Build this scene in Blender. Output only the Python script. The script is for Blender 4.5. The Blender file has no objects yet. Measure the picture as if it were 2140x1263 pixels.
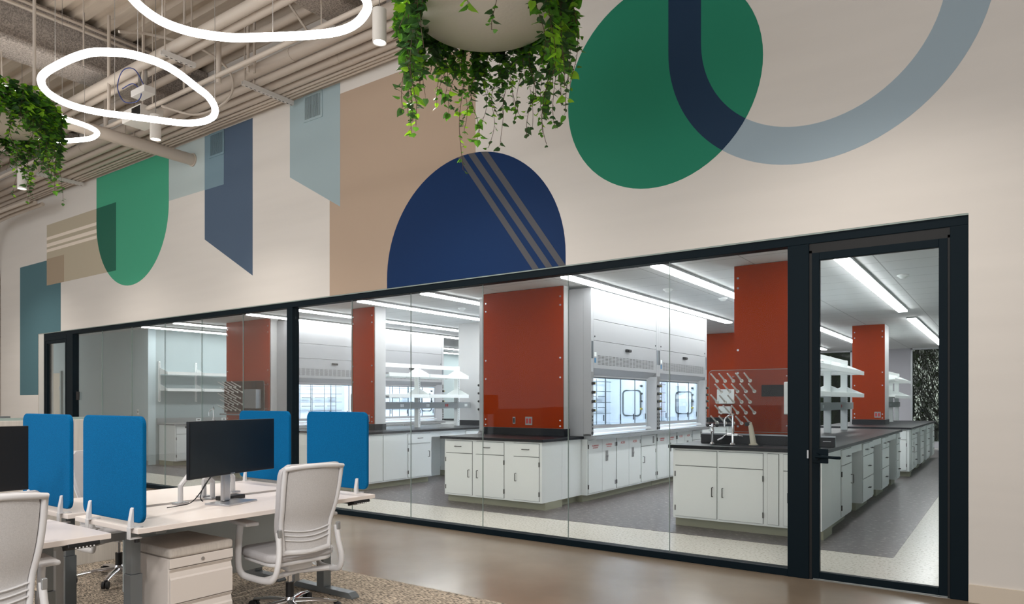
import bpy, bmesh, math, random
from mathutils import Vector, Matrix
R = math.radians
random.seed(11)
scene = bpy.context.scene
COL = scene.collection

# ------------------------------------------------------------------ camera
cam_d = bpy.data.cameras.new('camera'); cam = bpy.data.objects.new('camera', cam_d); COL.objects.link(cam)
scene.camera = cam
cam_d.sensor_width = 36.0; cam_d.sensor_fit = 'HORIZONTAL'
cam_d.lens = 36.0 * 1464.0 / 2140.0
cam_d.shift_x = 0.0
cam_d.shift_y = (839.0 - 631.5) / 2140.0
cam_d.clip_start = 0.05; cam_d.clip_end = 200
YAW = math.atan2(1464.0, 2070.0)
cam.location = (0, 0, 1.42)
cam.rotation_euler = (math.pi / 2, 0, YAW)

# ------------------------------------------------------------------ world, exposure
w = bpy.data.worlds.new('sky'); scene.world = w; w.use_nodes = True
bg = w.node_tree.nodes['Background']
bg.inputs['Color'].default_value = (0.96, 0.98, 1.0, 1); bg.inputs['Strength'].default_value = 0.85
vs = scene.view_settings
vs.view_transform = 'Standard'; vs.look = 'None'; vs.gamma = 1.0; vs.exposure = 1.0; vs.use_curve_mapping = False
scene.display_settings.display_device = 'sRGB'
LAB_E = 9.8       # emission of the lab's ceiling diffusers
RING_E = 7.0      # emission of the ring lights
SPOT_W = 95.0     # pendants and the added unseen spots

# ------------------------------------------------------------------ materials
def lin(c):
    c = c / 255.0
    return c / 12.92 if c <= 0.04045 else ((c + 0.055) / 1.055) ** 2.4
def rgb(r, g, b, k=1.0):
    return (min(lin(r) / k, .95), min(lin(g) / k, .95), min(lin(b) / k, .95), 1)
M = {}
def mat(name, col, rough=0.5, metal=0.0, noise=None, bump=None, spec=0.5, coat=0.0, emit=None, estr=0.0):
    m = bpy.data.materials.new(name); m.use_nodes = True
    nt = m.node_tree; b = nt.nodes['Principled BSDF']
    b.inputs['Base Color'].default_value = col
    b.inputs['Roughness'].default_value = rough; b.inputs['Metallic'].default_value = metal
    b.inputs['Specular IOR Level'].default_value = spec; b.inputs['Coat Weight'].default_value = coat
    if emit: b.inputs['Emission Color'].default_value = emit; b.inputs['Emission Strength'].default_value = estr
    if noise or bump:
        tc = nt.nodes.new('ShaderNodeTexCoord')
    if noise:  # (scale vec, detail, dark factor, light factor)
        mp = nt.nodes.new('ShaderNodeMapping'); mp.inputs['Scale'].default_value = noise[0]
        nz = nt.nodes.new('ShaderNodeTexNoise'); nz.inputs['Scale'].default_value = 1.0; nz.inputs['Detail'].default_value = noise[1]
        cr = nt.nodes.new('ShaderNodeValToRGB')
        cr.color_ramp.elements[0].position = 0.35; cr.color_ramp.elements[1].position = 0.65
        a, c = noise[2], noise[3]
        cr.color_ramp.elements[0].color = (col[0]*a, col[1]*a, col[2]*a, 1)
        cr.color_ramp.elements[1].color = (min(col[0]*c, 1), min(col[1]*c, 1), min(col[2]*c, 1), 1)
        nt.links.new(tc.outputs['Object'], mp.inputs['Vector']); nt.links.new(mp.outputs[0], nz.inputs['Vector'])
        nt.links.new(nz.outputs['Fac'], cr.inputs[0]); nt.links.new(cr.outputs[0], b.inputs['Base Color'])
    if bump:   # (scale, strength)
        n2 = nt.nodes.new('ShaderNodeTexNoise'); n2.inputs['Scale'].default_value = bump[0]; n2.inputs['Detail'].default_value = 3
        bp = nt.nodes.new('ShaderNodeBump'); bp.inputs['Strength'].default_value = bump[1]; bp.inputs['Distance'].default_value = 0.01
        nt.links.new(tc.outputs['Object'], n2.inputs['Vector']); nt.links.new(n2.outputs['Fac'], bp.inputs['Height'])
        nt.links.new(bp.outputs[0], b.inputs['Normal'])
    M[name] = m
    return m
def glass(name, tint=(1, 1, 1, 1), refl=1.0):
    m = bpy.data.materials.new(name); m.use_nodes = True; nt = m.node_tree
    nt.nodes.remove(nt.nodes['Principled BSDF'])
    out = nt.nodes['Material Output']
    tr = nt.nodes.new('ShaderNodeBsdfTransparent'); tr.inputs[0].default_value = tint
    gl = nt.nodes.new('ShaderNodeBsdfGlossy'); gl.inputs['Roughness'].default_value = 0.0
    fr = nt.nodes.new('ShaderNodeFresnel'); fr.inputs[0].default_value = 1.33
    mu = nt.nodes.new('ShaderNodeMath'); mu.operation = 'MULTIPLY'; mu.inputs[1].default_value = refl
    mx = nt.nodes.new('ShaderNodeMixShader')
    nt.links.new(fr.outputs[0], mu.inputs[0]); nt.links.new(mu.outputs[0], mx.inputs[0])
    nt.links.new(tr.outputs[0], mx.inputs[1]); nt.links.new(gl.outputs[0], mx.inputs[2])
    nt.links.new(mx.outputs[0], out.inputs['Surface'])
    M[name] = m
KO = 0.78
mat('wall_cream', rgb(205, 200, 194, KO), 0.75, noise=((.6, .6, 6), 2, .98, 1.01))
mat('paint_teal', rgb(78, 110, 118, KO), 0.7, spec=.2); mat('paint_beige', rgb(176, 166, 146, KO), 0.7, spec=.2)
mat('paint_taupe', rgb(158, 142, 122, KO), 0.7, spec=.2); mat('paint_green', rgb(68, 156, 124, KO), 0.6, spec=.2)
mat('paint_dark_green', rgb(38, 98, 80, KO), 0.6, spec=.2); mat('paint_forest', rgb(34, 120, 94, KO), 0.6, spec=.2)
mat('paint_pale_blue', rgb(172, 184, 184, KO), 0.7, spec=.2); mat('paint_slate', rgb(76, 92, 112, KO), 0.65, spec=.2)
mat('paint_mid_blue', rgb(112, 136, 148, KO), 0.7, spec=.2); mat('paint_grey_blue', rgb(150, 167, 172, KO), 0.7, spec=.2)
mat('paint_tan', rgb(170, 150, 132, KO), 0.7, spec=.2); mat('paint_navy', rgb(6, 40, 82, KO), 0.6, spec=.2)
mat('paint_stripe', rgb(78, 78, 82, KO), 0.6, spec=.2); mat('paint_arc', rgb(148, 164, 174, KO), 0.7, spec=.2)
mat('paint_overlap', rgb(28, 50, 74, KO), 0.6, spec=.2); mat('paint_white', rgb(222, 210, 196, KO), 0.7, spec=.2)
mat('baseboard', rgb(200, 188, 172, KO), 0.6)
mat('frame_dark', rgb(8, 24, 32), 0.5, spec=.12); mat('frame_shadow', rgb(6, 8, 10), 0.6)
glass('glass', (0.985, 0.995, 0.99, 1), 0.28); glass('hood_glass', (0.985, 0.99, 1, 1), 0.5); glass('window_glass', (0.62, 0.66, 0.6, 1), .12)
glass('clear_acrylic', (0.93, 0.94, 0.94, 1), .45); glass('smoke_acrylic', (0.42, 0.24, 0.2, 1), .5)
mat('glass_edge', rgb(150, 165, 160), 0.3)
mat('concrete', rgb(134, 120, 104), 0.22, noise=((1.3, 1.3, 1.3), 8, .88, 1.08), spec=.45)
mat('white_trim', rgb(215, 215, 210), 0.5)
mat('paint_pipe', rgb(200, 188, 176), 0.5); mat('deck', rgb(200, 186, 170), 0.6, noise=((2, 20, 20), 3, .93, 1.03))
mat('strut_metal', rgb(222, 218, 214), 0.5); mat('fireproofing', rgb(178, 168, 160), 0.95, noise=((60, 60, 60), 4, .6, 1.25), bump=(70, 1.0))
mat('slot_dark', rgb(30, 26, 24), .8)
mat('lamp_white', rgb(225, 220, 214), 0.4); mat('cable', rgb(150, 145, 140), 0.4); mat('blue_cable', rgb(40, 60, 130), 0.5)
mat('ring_glow', (1, 1, 1, 1), 0.5, emit=(1, .97, .93, 1), estr=RING_E)
mat('pendant_glow', (1, 1, 1, 1), 0.5, emit=(1, .97, .92, 1), estr=3)
mat('planter', rgb(240, 234, 226), 0.7, bump=(40, .15)); mat('stem', rgb(84, 60, 44), 0.7); mat('soil', rgb(40, 50, 30), .9)
def leafmat(name, c):
    m = mat(name, c, 0.42, noise=((14, 14, 14), 2, .75, 1.25)); b = m.node_tree.nodes['Principled BSDF']
    nt = m.node_tree; out = nt.nodes['Material Output']
    tl = nt.nodes.new('ShaderNodeBsdfTranslucent'); tl.inputs[0].default_value = (min(c[0]*2.0, 1), min(c[1]*2.0, 1), c[2]*1.2, 1)
    mx = nt.nodes.new('ShaderNodeMixShader'); mx.inputs[0].default_value = .35
    nt.links.new(b.outputs[0], mx.inputs[1]); nt.links.new(tl.outputs[0], mx.inputs[2]); nt.links.new(mx.outputs[0], out.inputs['Surface'])
leafmat('leaf_dark', rgb(58, 92, 54)); leafmat('leaf_mid', rgb(84, 138, 48)); leafmat('leaf_lime', rgb(138, 188, 50)); leafmat('tree_leaf', rgb(30, 52, 10)); M['tree_leaf'].node_tree.nodes['Principled BSDF'].inputs['Specular IOR Level'].default_value = .08
mat('desk_white', rgb(236, 226, 220), 0.35); mat('desk_grey', rgb(128, 134, 138), 0.35, metal=.5); mat('blue_felt', rgb(4, 92, 142), 0.95, spec=.1, noise=((300, 300, 300), 2, .85, 1.15), bump=(400, .25))
mat('plastic_light', rgb(212, 211, 212), 0.45); mat('chair_mesh', rgb(198, 196, 196), 0.8, bump=(500, .3), noise=((220, 220, 220), 2, .93, 1.06)); mat('chair_fabric', rgb(188, 186, 188), 0.9, bump=(400, .3))
mat('chrome', rgb(222, 222, 226), 0.12, metal=1.0); mat('silver', rgb(190, 190, 192), 0.3, metal=.9); mat('black_plastic', rgb(22, 22, 24), 0.4)
mat('screen_black', rgb(17, 20, 24), 0.28, spec=.6); mat('rubber', rgb(28, 28, 30), 0.6)
mat('cabinet_paint', rgb(222, 214, 208), 0.4); mat('cushion', rgb(200, 192, 184), 0.9, noise=((120, 120, 8), 2, .93, 1.04)); mat('partition_fabric', rgb(196, 190, 182), 0.9, noise=((60, 60, 3), 2, .94, 1.04))
mat('key_white', rgb(235, 235, 235), .4); mat('aluminium', rgb(176, 178, 180), 0.35, metal=.7)
mat('modesty', rgb(205, 214, 216), 0.4)
# lab
mat('lab_grey_wall', rgb(202, 218, 222), 0.8); mat('lab_light_wall', rgb(166, 180, 182), 0.75); mat('lab_mauve_wall', rgb(170, 168, 174), 0.8)
mat('column_white', rgb(196, 196, 196), 0.5); mat('lab_white', rgb(240, 244, 243), 0.35); mat('hood_white', rgb(168, 169, 172), 0.3); mat('toe_kick', rgb(160, 160, 140), 0.5)
mat('gap_dark', rgb(88, 90, 88), 0.8); mat('counter_black', rgb(22, 24, 30), 0.4, spec=.25); mat('orange_glass', rgb(156, 50, 2), 0.25, spec=.05)
mat('handle_metal', rgb(92, 92, 90), 0.35, metal=.6); mat('steel', rgb(150, 154, 158), 0.3, metal=.8); mat('steel_dark', rgb(100, 108, 114), 0.35, metal=.6)
mat('text_red', rgb(205, 60, 60), 0.6); mat('outlet_red', rgb(190, 40, 40), .4); mat('plate_grey', rgb(150, 150, 150), .4, metal=.4)
mat('raceway', rgb(160, 164, 164), 0.45, metal=.2); mat('hood_liner', rgb(226, 234, 242), 0.4); mat('gasket', rgb(70, 78, 84), .5)
mat('yellow', rgb(210, 190, 60), .5); mat('eyewash', rgb(206, 198, 178), .4); mat('peg_white', rgb(226, 226, 222), .35)
mat('lab_lamp', (1, 1, 1, 1), 0.5, emit=(.97, .99, 1, 1), estr=LAB_E); mat('hood_lamp', (1, 1, 1, 1), .5, emit=(.8, .92, 1, 1), estr=14)
mat('door_cream', rgb(214, 200, 176), .5); mat('ground', rgb(40, 52, 32), .95); mat('bark', rgb(90, 78, 62), .9); mat('terrazzo_sill', rgb(190, 188, 182), .5)
mat('sign_black', rgb(12, 12, 14), .7, spec=.1); mat('notice_blue', rgb(60, 120, 160), .5); mat('mirror_blue', rgb(120, 128, 136), .3)

def speckle(name, base, dark, light, scale, rough):   # speckled resilient floor
    m = mat(name, base, rough, spec=.5); nt = m.node_tree; b = nt.nodes['Principled BSDF']
    tc = nt.nodes.new('ShaderNodeTexCoord'); mp = nt.nodes.new('ShaderNodeMapping'); mp.inputs['Scale'].default_value = scale
    nz = nt.nodes.new('ShaderNodeTexNoise'); nz.inputs['Scale'].default_value = 1; nz.inputs['Detail'].default_value = 4
    cr = nt.nodes.new('ShaderNodeValToRGB'); e = cr.color_ramp.elements
    e[0].position = .36; e[0].color = dark; e[1].position = .45; e[1].color = base
    for p, c in ((.6, base), (.68, light)):
        q = e.new(p); q.color = c
    nt.links.new(tc.outputs['Object'], mp.inputs[0]); nt.links.new(mp.outputs[0], nz.inputs['Vector']); nt.links.new(nz.outputs['Fac'], cr.inputs[0]); nt.links.new(cr.outputs[0], b.inputs['Base Color'])
speckle('floor_pale', rgb(224, 219, 208), rgb(190, 184, 170), rgb(238, 234, 226), (42, 42, 42), .25)
speckle('floor_grey', rgb(104, 97, 98), rgb(78, 72, 73), rgb(196, 188, 188), (16, 44, 30), .28)
def carpet():
    m = mat('carpet', rgb(150, 138, 126), .95); nt = m.node_tree; b = nt.nodes['Principled BSDF']
    tc = nt.nodes.new('ShaderNodeTexCoord'); mp = nt.nodes.new('ShaderNodeMapping'); mp.inputs['Scale'].default_value = (34, 160, 30)
    nz = nt.nodes.new('ShaderNodeTexNoise'); nz.inputs['Scale'].default_value = 1; nz.inputs['Detail'].default_value = 6
    cr = nt.nodes.new('ShaderNodeValToRGB'); e = cr.color_ramp.elements
    e[0].position = .38; e[0].color = rgb(58, 54, 50); e[1].position = .6; e[1].color = rgb(204, 188, 168)
    bp = nt.nodes.new('ShaderNodeBump'); bp.inputs['Strength'].default_value = .5; bp.inputs['Distance'].default_value = .004
    nt.links.new(tc.outputs['Object'], mp.inputs[0]); nt.links.new(mp.outputs[0], nz.inputs['Vector']); nt.links.new(nz.outputs['Fac'], cr.inputs[0]); nt.links.new(cr.outputs[0], b.inputs['Base Color'])
    nt.links.new(nz.outputs['Fac'], bp.inputs['Height']); nt.links.new(bp.outputs[0], b.inputs['Normal'])
carpet()
def tilemat(name, col, line, sx, sy, lw):
    m = mat(name, col, .85); nt = m.node_tree; b = nt.nodes['Principled BSDF']
    tc = nt.nodes.new('ShaderNodeTexCoord'); br = nt.nodes.new('ShaderNodeTexBrick')
    br.offset = 0; br.inputs['Scale'].default_value = 1; br.inputs['Mortar Size'].default_value = lw; br.inputs['Mortar Smooth'].default_value = 0
    br.inputs['Brick Width'].default_value = sx; br.inputs['Row Height'].default_value = sy
    br.inputs['Color1'].default_value = col; br.inputs['Color2'].default_value = col; br.inputs['Mortar'].default_value = line
    nt.links.new(tc.outputs['Object'], br.inputs['Vector']); nt.links.new(br.outputs['Color'], b.inputs['Base Color'])
tilemat('ceiling_tile', rgb(214, 216, 216), rgb(170, 172, 172), 1.22, .61, .007)

# ------------------------------------------------------------------ mesh helpers
class MB:
    def __init__(s): s.v = []; s.f = []; s.m = []; s.mi = 0
    def add(s, vs_, fs_):
        o = len(s.v); s.v += [tuple(p) for p in vs_]
        for f in fs_: s.f.append([o + i for i in f]); s.m.append(s.mi)
    def box(s, x0, x1, y0, y1, z0, z1):
        s.add([(x0,y0,z0),(x1,y0,z0),(x1,y1,z0),(x0,y1,z0),(x0,y0,z1),(x1,y0,z1),(x1,y1,z1),(x0,y1,z1)],
              [(0,3,2,1),(4,5,6,7),(0,1,5,4),(1,2,6,5),(2,3,7,6),(3,0,4,7)])
        return s
    def obox(s, c, size, rot):
        hx, hy, hz = [a / 2 for a in size]; c = Vector(c)
        P = [c + rot @ Vector((x, y, z)) for z in (-hz, hz) for x, y in ((-hx,-hy),(hx,-hy),(hx,hy),(-hx,hy))]
        s.add(P, [(0,3,2,1),(4,5,6,7),(0,1,5,4),(1,2,6,5),(2,3,7,6),(3,0,4,7)])
        return s
    def quad(s, *p): s.add(p, [tuple(range(len(p)))]); return s
    def prism(s, poly, axis, a, b):
        """poly: 2D points; axis 'x','y','z' extrudes along that axis from a to b"""
        def mk(p, t):
            if axis == 'y': return (p[0], t, p[1])
            if axis == 'x': return (t, p[0], p[1])
            return (p[0], p[1], t)
        n = len(poly)
        s.add([mk(p, a) for p in poly] + [mk(p, b) for p in poly],
              [tuple(range(n)), tuple(range(2*n-1, n-1, -1))] + [(i, i+n, (i+1) % n+n, (i+1) % n) for i in range(n)])
        return s
    def tube(s, pts, r, n=8, closed=False, caps=True, flat=None):
        pts = [Vector(p) for p in pts]; m = len(pts); up = None; rings = []
        for i, p in enumerate(pts):
            if closed: t = pts[(i+1) % m] - pts[i-1]
            else: t = pts[min(i+1, m-1)] - pts[max(i-1, 0)]
            if t.length < 1e-9: t = Vector((0, 0, 1))
            t.normalize()
            if up is None: up = Vector((0, 0, 1)) if abs(t.z) < .9 else Vector((0, 1, 0))
            a = t.cross(up)
            if a.length < 1e-4: a = t.orthogonal()
            a.normalize(); b_ = a.cross(t).normalized()
            if not closed: up = b_
            rr = r[i] if isinstance(r, (list, tuple)) else r
            fa, fb = flat or (1, 1)
            rings.append([p + (a * math.cos(2*math.pi*k/n) * fa + b_ * math.sin(2*math.pi*k/n) * fb) * rr for k in range(n)])
        vs_ = [q for g in rings for q in g]; fs_ = []
        for i in range(m if closed else m - 1):
            j = (i+1) % m
            for k in range(n):
                fs_.append((i*n+k, i*n+(k+1) % n, j*n+(k+1) % n, j*n+k))
        if caps and not closed: fs_ += [tuple(range(n-1, -1, -1)), tuple((m-1)*n+k for k in range(n))]
        s.add(vs_, fs_); return s
    def cyl(s, p0, p1, r0, r1=None, n=16): return s.tube([p0, p1], [r0, r0 if r1 is None else r1], n)
    def lathe(s, prof, c=(0, 0, 0), n=24):
        k = len(prof); vs_ = []; fs_ = []
        for i in range(n):
            a = 2*math.pi*i/n
            vs_ += [(c[0]+r*math.cos(a), c[1]+r*math.sin(a), c[2]+z) for r, z in prof]
        for i in range(n):
            j = (i+1) % n
            for q in range(k-1): fs_.append((i*k+q, j*k+q, j*k+q+1, i*k+q+1))
        s.add(vs_, fs_)
        return s
    def sphere(s, c, r, n=10, sc=(1, 1, 1)):
        prof = [(r*math.sin(math.pi*i/n), -r*math.cos(math.pi*i/n)) for i in range(n+1)]; o = len(s.v)
        s.lathe(prof, (0, 0, 0), n*2)
        for i in range(o, len(s.v)):
            x, y, z = s.v[i]; s.v[i] = (c[0]+x*sc[0], c[1]+y*sc[1], c[2]+z*sc[2])
        return s
    def build(s, name, mats, parent=None, bevel=0, smooth=False, loc=None, rot=None, seg=2):
        me = bpy.data.meshes.new(name); me.from_pydata(s.v, [], s.f)
        mats = mats if isinstance(mats, (list, tuple)) else [mats]
        for m_ in mats: me.materials.append(M[m_])
        if len(mats) > 1: me.polygons.foreach_set('material_index', s.m)
        bm = bmesh.new(); bm.from_mesh(me)
        bmesh.ops.remove_doubles(bm, verts=bm.verts, dist=1e-6) if smooth else None
        bmesh.ops.recalc_face_normals(bm, faces=bm.faces); bm.to_mesh(me); bm.free()
        if smooth: me.polygons.foreach_set('use_smooth', [True]*len(me.polygons))
        o = bpy.data.objects.new(name, me); COL.objects.link(o)
        if parent: o.parent = parent
        if loc: o.location = loc
        if rot: o.rotation_euler = rot
        if smooth:
            es = o.modifiers.new('split', 'EDGE_SPLIT'); es.split_angle = R(45)
        if bevel:
            bv = o.modifiers.new('bevel', 'BEVEL'); bv.width = bevel; bv.segments = seg; bv.limit_method = 'ANGLE'; bv.angle_limit = R(40)
        return o
def thing(name, label, cat, loc=(0, 0, 0), rotz=0, group=None):
    o = bpy.data.objects.new(name, None); COL.objects.link(o); o.location = loc; o.rotation_euler = (0, 0, rotz)
    o.empty_display_size = .05
    return tag(o, label, cat, group)
def tag(o, label, cat, group=None):
    o['label'] = label; o['category'] = cat
    if group: o['group'] = group
    return o
def struct(o, label=None):
    o['kind'] = 'structure'
    if label: o['label'] = label
    return o
def box(name, m, x0, x1, y0, y1, z0, z1, parent=None, bevel=0):
    return MB().box(x0, x1, y0, y1, z0, z1).build(name, m, parent, bevel)
def dup(root, loc=None, rotz=None, label=None, group=None):
    r = root.copy(); COL.objects.link(r)
    if loc is not None: r.location = loc
    if rotz is not None: r.rotation_euler = (0, 0, rotz)
    if label: r['label'] = label
    if group: r['group'] = group
    for ch in list(root.children):
        c = ch.copy(); COL.objects.link(c); c.parent = r
        for g in list(ch.children):
            d = g.copy(); COL.objects.link(d); d.parent = c
    return r
def smooth_loop(pts, sub=6, closed=True):
    out = []; n = len(pts)
    rng = range(n) if closed else range(n-1)
    for i in rng:
        if closed: p0, p1, p2, p3 = [Vector(pts[(i+k) % n]) for k in (-1, 0, 1, 2)]
        else: p0, p1, p2, p3 = [Vector(pts[max(0, min(n-1, i+k))]) for k in (-1, 0, 1, 2)]
        for k in range(sub):
            t = k/sub
            out.append(.5*((2*p1)+(-p0+p2)*t+(2*p0-5*p1+4*p2-p3)*t*t+(-p0+3*p1-3*p2+p3)*t**3))
    if not closed: out.append(Vector(pts[-1]))
    return out
def arc(cx, cz, r, a0, a1, n=24): return [(cx+r*math.cos(R(a0+(a1-a0)*i/n)), cz+r*math.sin(R(a0+(a1-a0)*i/n))) for i in range(n+1)]
def clip(sub, con):
    """clip polygon sub by convex counter-clockwise polygon con"""
    out = sub
    for i in range(len(con)):
        a, b = con[i], con[(i+1) % len(con)]; inp = out; out = []
        def side(p): return (b[0]-a[0])*(p[1]-a[1])-(b[1]-a[1])*(p[0]-a[0])
        for j in range(len(inp)):
            p, q = inp[j-1], inp[j]; sp, sq = side(p), side(q)
            if (sp >= 0) != (sq >= 0):
                t = sp/(sp-sq); out.append((p[0]+(q[0]-p[0])*t, p[1]+(q[1]-p[1])*t))
            if sq >= 0: out.append(q)
        if not out: return []
    return out
TXT = {}
def text(body, size, m, parent, loc, rot, name='lettering', sx=1.0):
    if (body, size) not in TXT:
        c = bpy.data.curves.new(name, 'FONT'); c.body = body; c.size = size; c.align_x = 'CENTER'; c.extrude = .0006
        tmp = bpy.data.objects.new('tmp', c); COL.objects.link(tmp); bpy.context.view_layer.update()
        me = bpy.data.meshes.new_from_object(tmp.evaluated_get(bpy.context.evaluated_depsgraph_get()))
        COL.objects.unlink(tmp); bpy.data.objects.remove(tmp); me.materials.clear(); me.materials.append(M[m]); TXT[(body, size)] = me
    o = bpy.data.objects.new(name, TXT[(body, size)]); COL.objects.link(o); o.parent = parent
    o.location = loc; o.rotation_euler = rot; o.scale = (sx, 1, 1)
    return o

# ------------------------------------------------------------------ office shell
WY = 5.915; TOP = 6.33; HD = 2.755
m = MB()
m.box(-22, -15.685, WY, 6.1, 0, TOP); m.box(-15.685, -.225, WY, 6.1, HD, TOP); m.box(-.225, 6.5, WY, 6.1, 0, TOP)
wall = struct(m.build('wall_back', 'wall_cream'), 'cream painted wall with a mural of large flat shapes above the glazing')
struct(box('wall_left', 'wall_cream', -18.6, -18.45, -6, WY, 0, TOP))
struct(box('wall_right_office', 'wall_cream', 6.5, 6.65, -6, WY, 0, TOP))
struct(MB().box(-15.685, -15.47, 5.93, 6.1, 0, HD).build('trim_1', 'white_trim'))
def paint(name, poly, m_, lift, label=None):
    o = MB().prism(poly, 'y', WY-lift, WY+.002).build(name, m_, wall)
    o['label'] = label or name.replace('_', ' ')
    return o
def rect(x0, x1, z0, z1): return [(x0, z0), (x1, z0), (x1, z1), (x0, z1)]
paint('painted_rectangle', [(-16.562, 1.545), (-15.685, 1.545), (-15.685, HD), (-14.682, HD), (-14.682, 4.165), (-16.562, 4.165)], 'paint_teal', .001, 'tall teal painted rectangle behind the beige one')
paint('painted_rectangle', rect(-15.29, -12.531, 3.675, 4.85), 'paint_beige', .002, 'wide beige painted rectangle')
for z0, z1 in ((4.555, 4.612), (4.42, 4.487), (4.32, 4.377)):
    paint('painted_stripe', rect(-15.29, -13.244, z0, z1), 'paint_white', .003, 'pale stripe across the beige rectangle')
paint('painted_overlap', rect(-15.29, -14.539, 3.675, 4.19), 'paint_taupe', .003, 'brown overlap of the teal and beige rectangles')
cap = [(-10.835, 5.39), (-13.245, 5.39)] + arc(-12.04, 4.577, 1.205, 180, 360, 40)
paint('painted_capsule', cap, 'paint_green', .003, 'green round-ended capsule')
capc = cap
paint('painted_overlap', clip(rect(-13.244, -12.531, 3.675, 4.85), arc(-12.04, 4.577, 1.205, 180, 360, 40) + [(-10.83, 5.3), (-13.245, 5.3)]), 'paint_dark_green', .004, 'dark green overlap of capsule and beige rectangle')
paint('painted_rectangle', rect(-10.832, -9.329, 4.59, 5.39), 'paint_pale_blue', .001, 'pale blue painted rectangle')
paint('painted_band', [(-9.824, 3.845), (-8.634, 3.183), (-8.634, 5.39), (-9.824, 5.39)], 'paint_slate', .002, 'slate blue band with a slanted end')
paint('painted_overlap', rect(-9.824, -9.329, 4.585, 5.39), 'paint_mid_blue', .003, 'mid blue overlap of slate band and pale rectangle')
paint('painted_panel', rect(-7.014, -4.662, HD, 5.268), 'paint_tan', .001, 'tall tan painted panel')
paint('painted_band', [(-7.808, 4.405), (-6.816, 3.857), (-6.816, 5.41), (-7.808, 5.41)], 'paint_grey_blue', .002, 'grey blue band with a slanted end')
navy = [(-3.539, HD), (-3.539, 2.87)] + arc(-4.766, 2.87, 1.227, 0, 180, 48)[1:-1] + [(-5.993, 2.87), (-5.993, HD)]
paint('painted_dome', navy, 'paint_navy', .002, 'large navy dome')
navc = [(-5.993, HD), (-3.539, HD)] + arc(-4.766, 2.87, 1.227, 0, 180, 48)
for a, b, c, d in ((-4.930, -4.852, -3.85, -3.928), (-4.784, -4.70, -3.69, -3.766), (-4.62, -4.536, -3.538, -3.616)):
    paint('painted_stripe', clip([(d, HD), (c, HD), (b, 4.12), (a, 4.12)], navc), 'paint_stripe', .003, 'grey diagonal stripe on the navy dome')
circ = arc(-2.578, 4.283, .932, 0, 360, 72)[:-1]
paint('painted_circle', circ, 'paint_forest', .002, 'large green circle')
jay = [(-2.472, 6.2), (-2.472, 4.53)] + arc(-1.262, 4.53, 1.21, 180, 360, 48)[1:-1] + [(-.052, 4.53), (-.052, 6.2), (-.352, 6.2), (-.352, 4.53)] + arc(-1.262, 4.53, .91, 360, 180, 48)[1:-1] + [(-2.172, 4.53), (-2.172, 6.2)]
paint('painted_arc', jay, 'paint_arc', .0015, 'broad grey blue U-shaped arc')
lobe = [(-2.472, 6.2), (-2.472, 4.53)] + arc(-1.262, 4.53, 1.21, 180, 270, 30)[1:] + arc(-1.262, 4.53, .91, 270, 180, 30) + [(-2.172, 6.2)]
paint('painted_overlap', clip(lobe, circ), 'paint_overlap', .003, 'dark navy overlap of circle and arc')
# floor
struct(box('floor_office', 'concrete', -18.5, 6.5, -6, 5.93, -.05, 0), 'polished beige concrete floor along the glass wall')
struct(box('floor_carpet', 'carpet', -18.5, 6.5, -6, 3.96, -.02, .008), 'textured beige and grey carpet under the desks')
struct(box('baseboard_back', 'baseboard', -.225, 6.5, 5.9, WY, 0, .125))
struct(box('baseboard_side', 'baseboard', -18.45, -15.685, 5.9, WY, 0, .125))
# metal deck ceiling: trapezoid ribs running along the wall
m = MB(); prof = []
y = -6.0; P_ = .305
while y < WY:
    prof += [(y, 6.32), (y+.14, 6.32), (y+.165, 6.395), (y+.28, 6.395)]
    y += P_
poly = prof + [(y, 6.32), (y, 6.45), (-6, 6.45)]
n_ = len(poly)
m.add([(-18.6, p[0], p[1]) for p in poly] + [(6.5, p[0], p[1]) for p in poly], [(i, i+n_, (i+1) % n_+n_, (i+1) % n_) for i in range(n_)])
struct(m.build('ceiling_deck', 'deck'), 'painted corrugated steel deck above the office')
for k, (x0, x1) in enumerate(((-10.27, -9.72), (-6.3, -5.85), (-14.4, -13.9))):
    m = MB(); zb = 5.72
    m.box(x0, x1, -5, 5.91, zb, zb+.09); m.box(x0+.14, x1-.14, -5, 5.91, zb+.09, 6.3); m.box(x0, x1, -5, 5.91, 6.22, 6.318)
    o = m.build('ceiling_beam', 'fireproofing', bevel=.03); struct(o, 'steel beam sprayed with rough grey fireproofing')

# ------------------------------------------------------------------ glass wall
gy0, gy1 = 5.93, 6.04
fr = MB(); fr.box(-15.464, -.225, gy0, gy1, 2.675, 2.752); fr.box(-15.464, -1.456, gy0, gy1, 0, .06)
fr.box(-7.899, -7.778, gy0, gy1, .06, 2.675); fr.box(-1.456, -1.292, gy0-.004, gy1, 0, 2.675); fr.box(-14.479, -14.221, gy0, gy1, 0, 2.675)
fr.box(-.337, -.225, gy0-.004, gy1, 0, 2.675)
win = struct(fr.build('window_1', 'frame_dark', bevel=.004), 'long dark framed glass wall between office and laboratory')
fr2 = MB(); fr2.box(-15.464, -.225, 5.917, 5.93, 2.743, 2.7545); fr2.build('head_reveal', 'glass_edge', win)
js = [-14.221, -13.19, -12.135, -11.077, -10.017, -8.96, -7.899], [-7.778, -6.675, -5.675, -4.616, -3.55, -2.49, -1.456]
for row in js:
    for i in range(len(row)-1):
        box('pane', 'glass', row[i]+.002, row[i+1]-.002, 5.98, 5.99, .06, 2.675, win)
        if i: box('joint', 'glass_edge', row[i]-.002, row[i]+.002, 5.979, 5.991, .06, 2.675, win)
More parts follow.
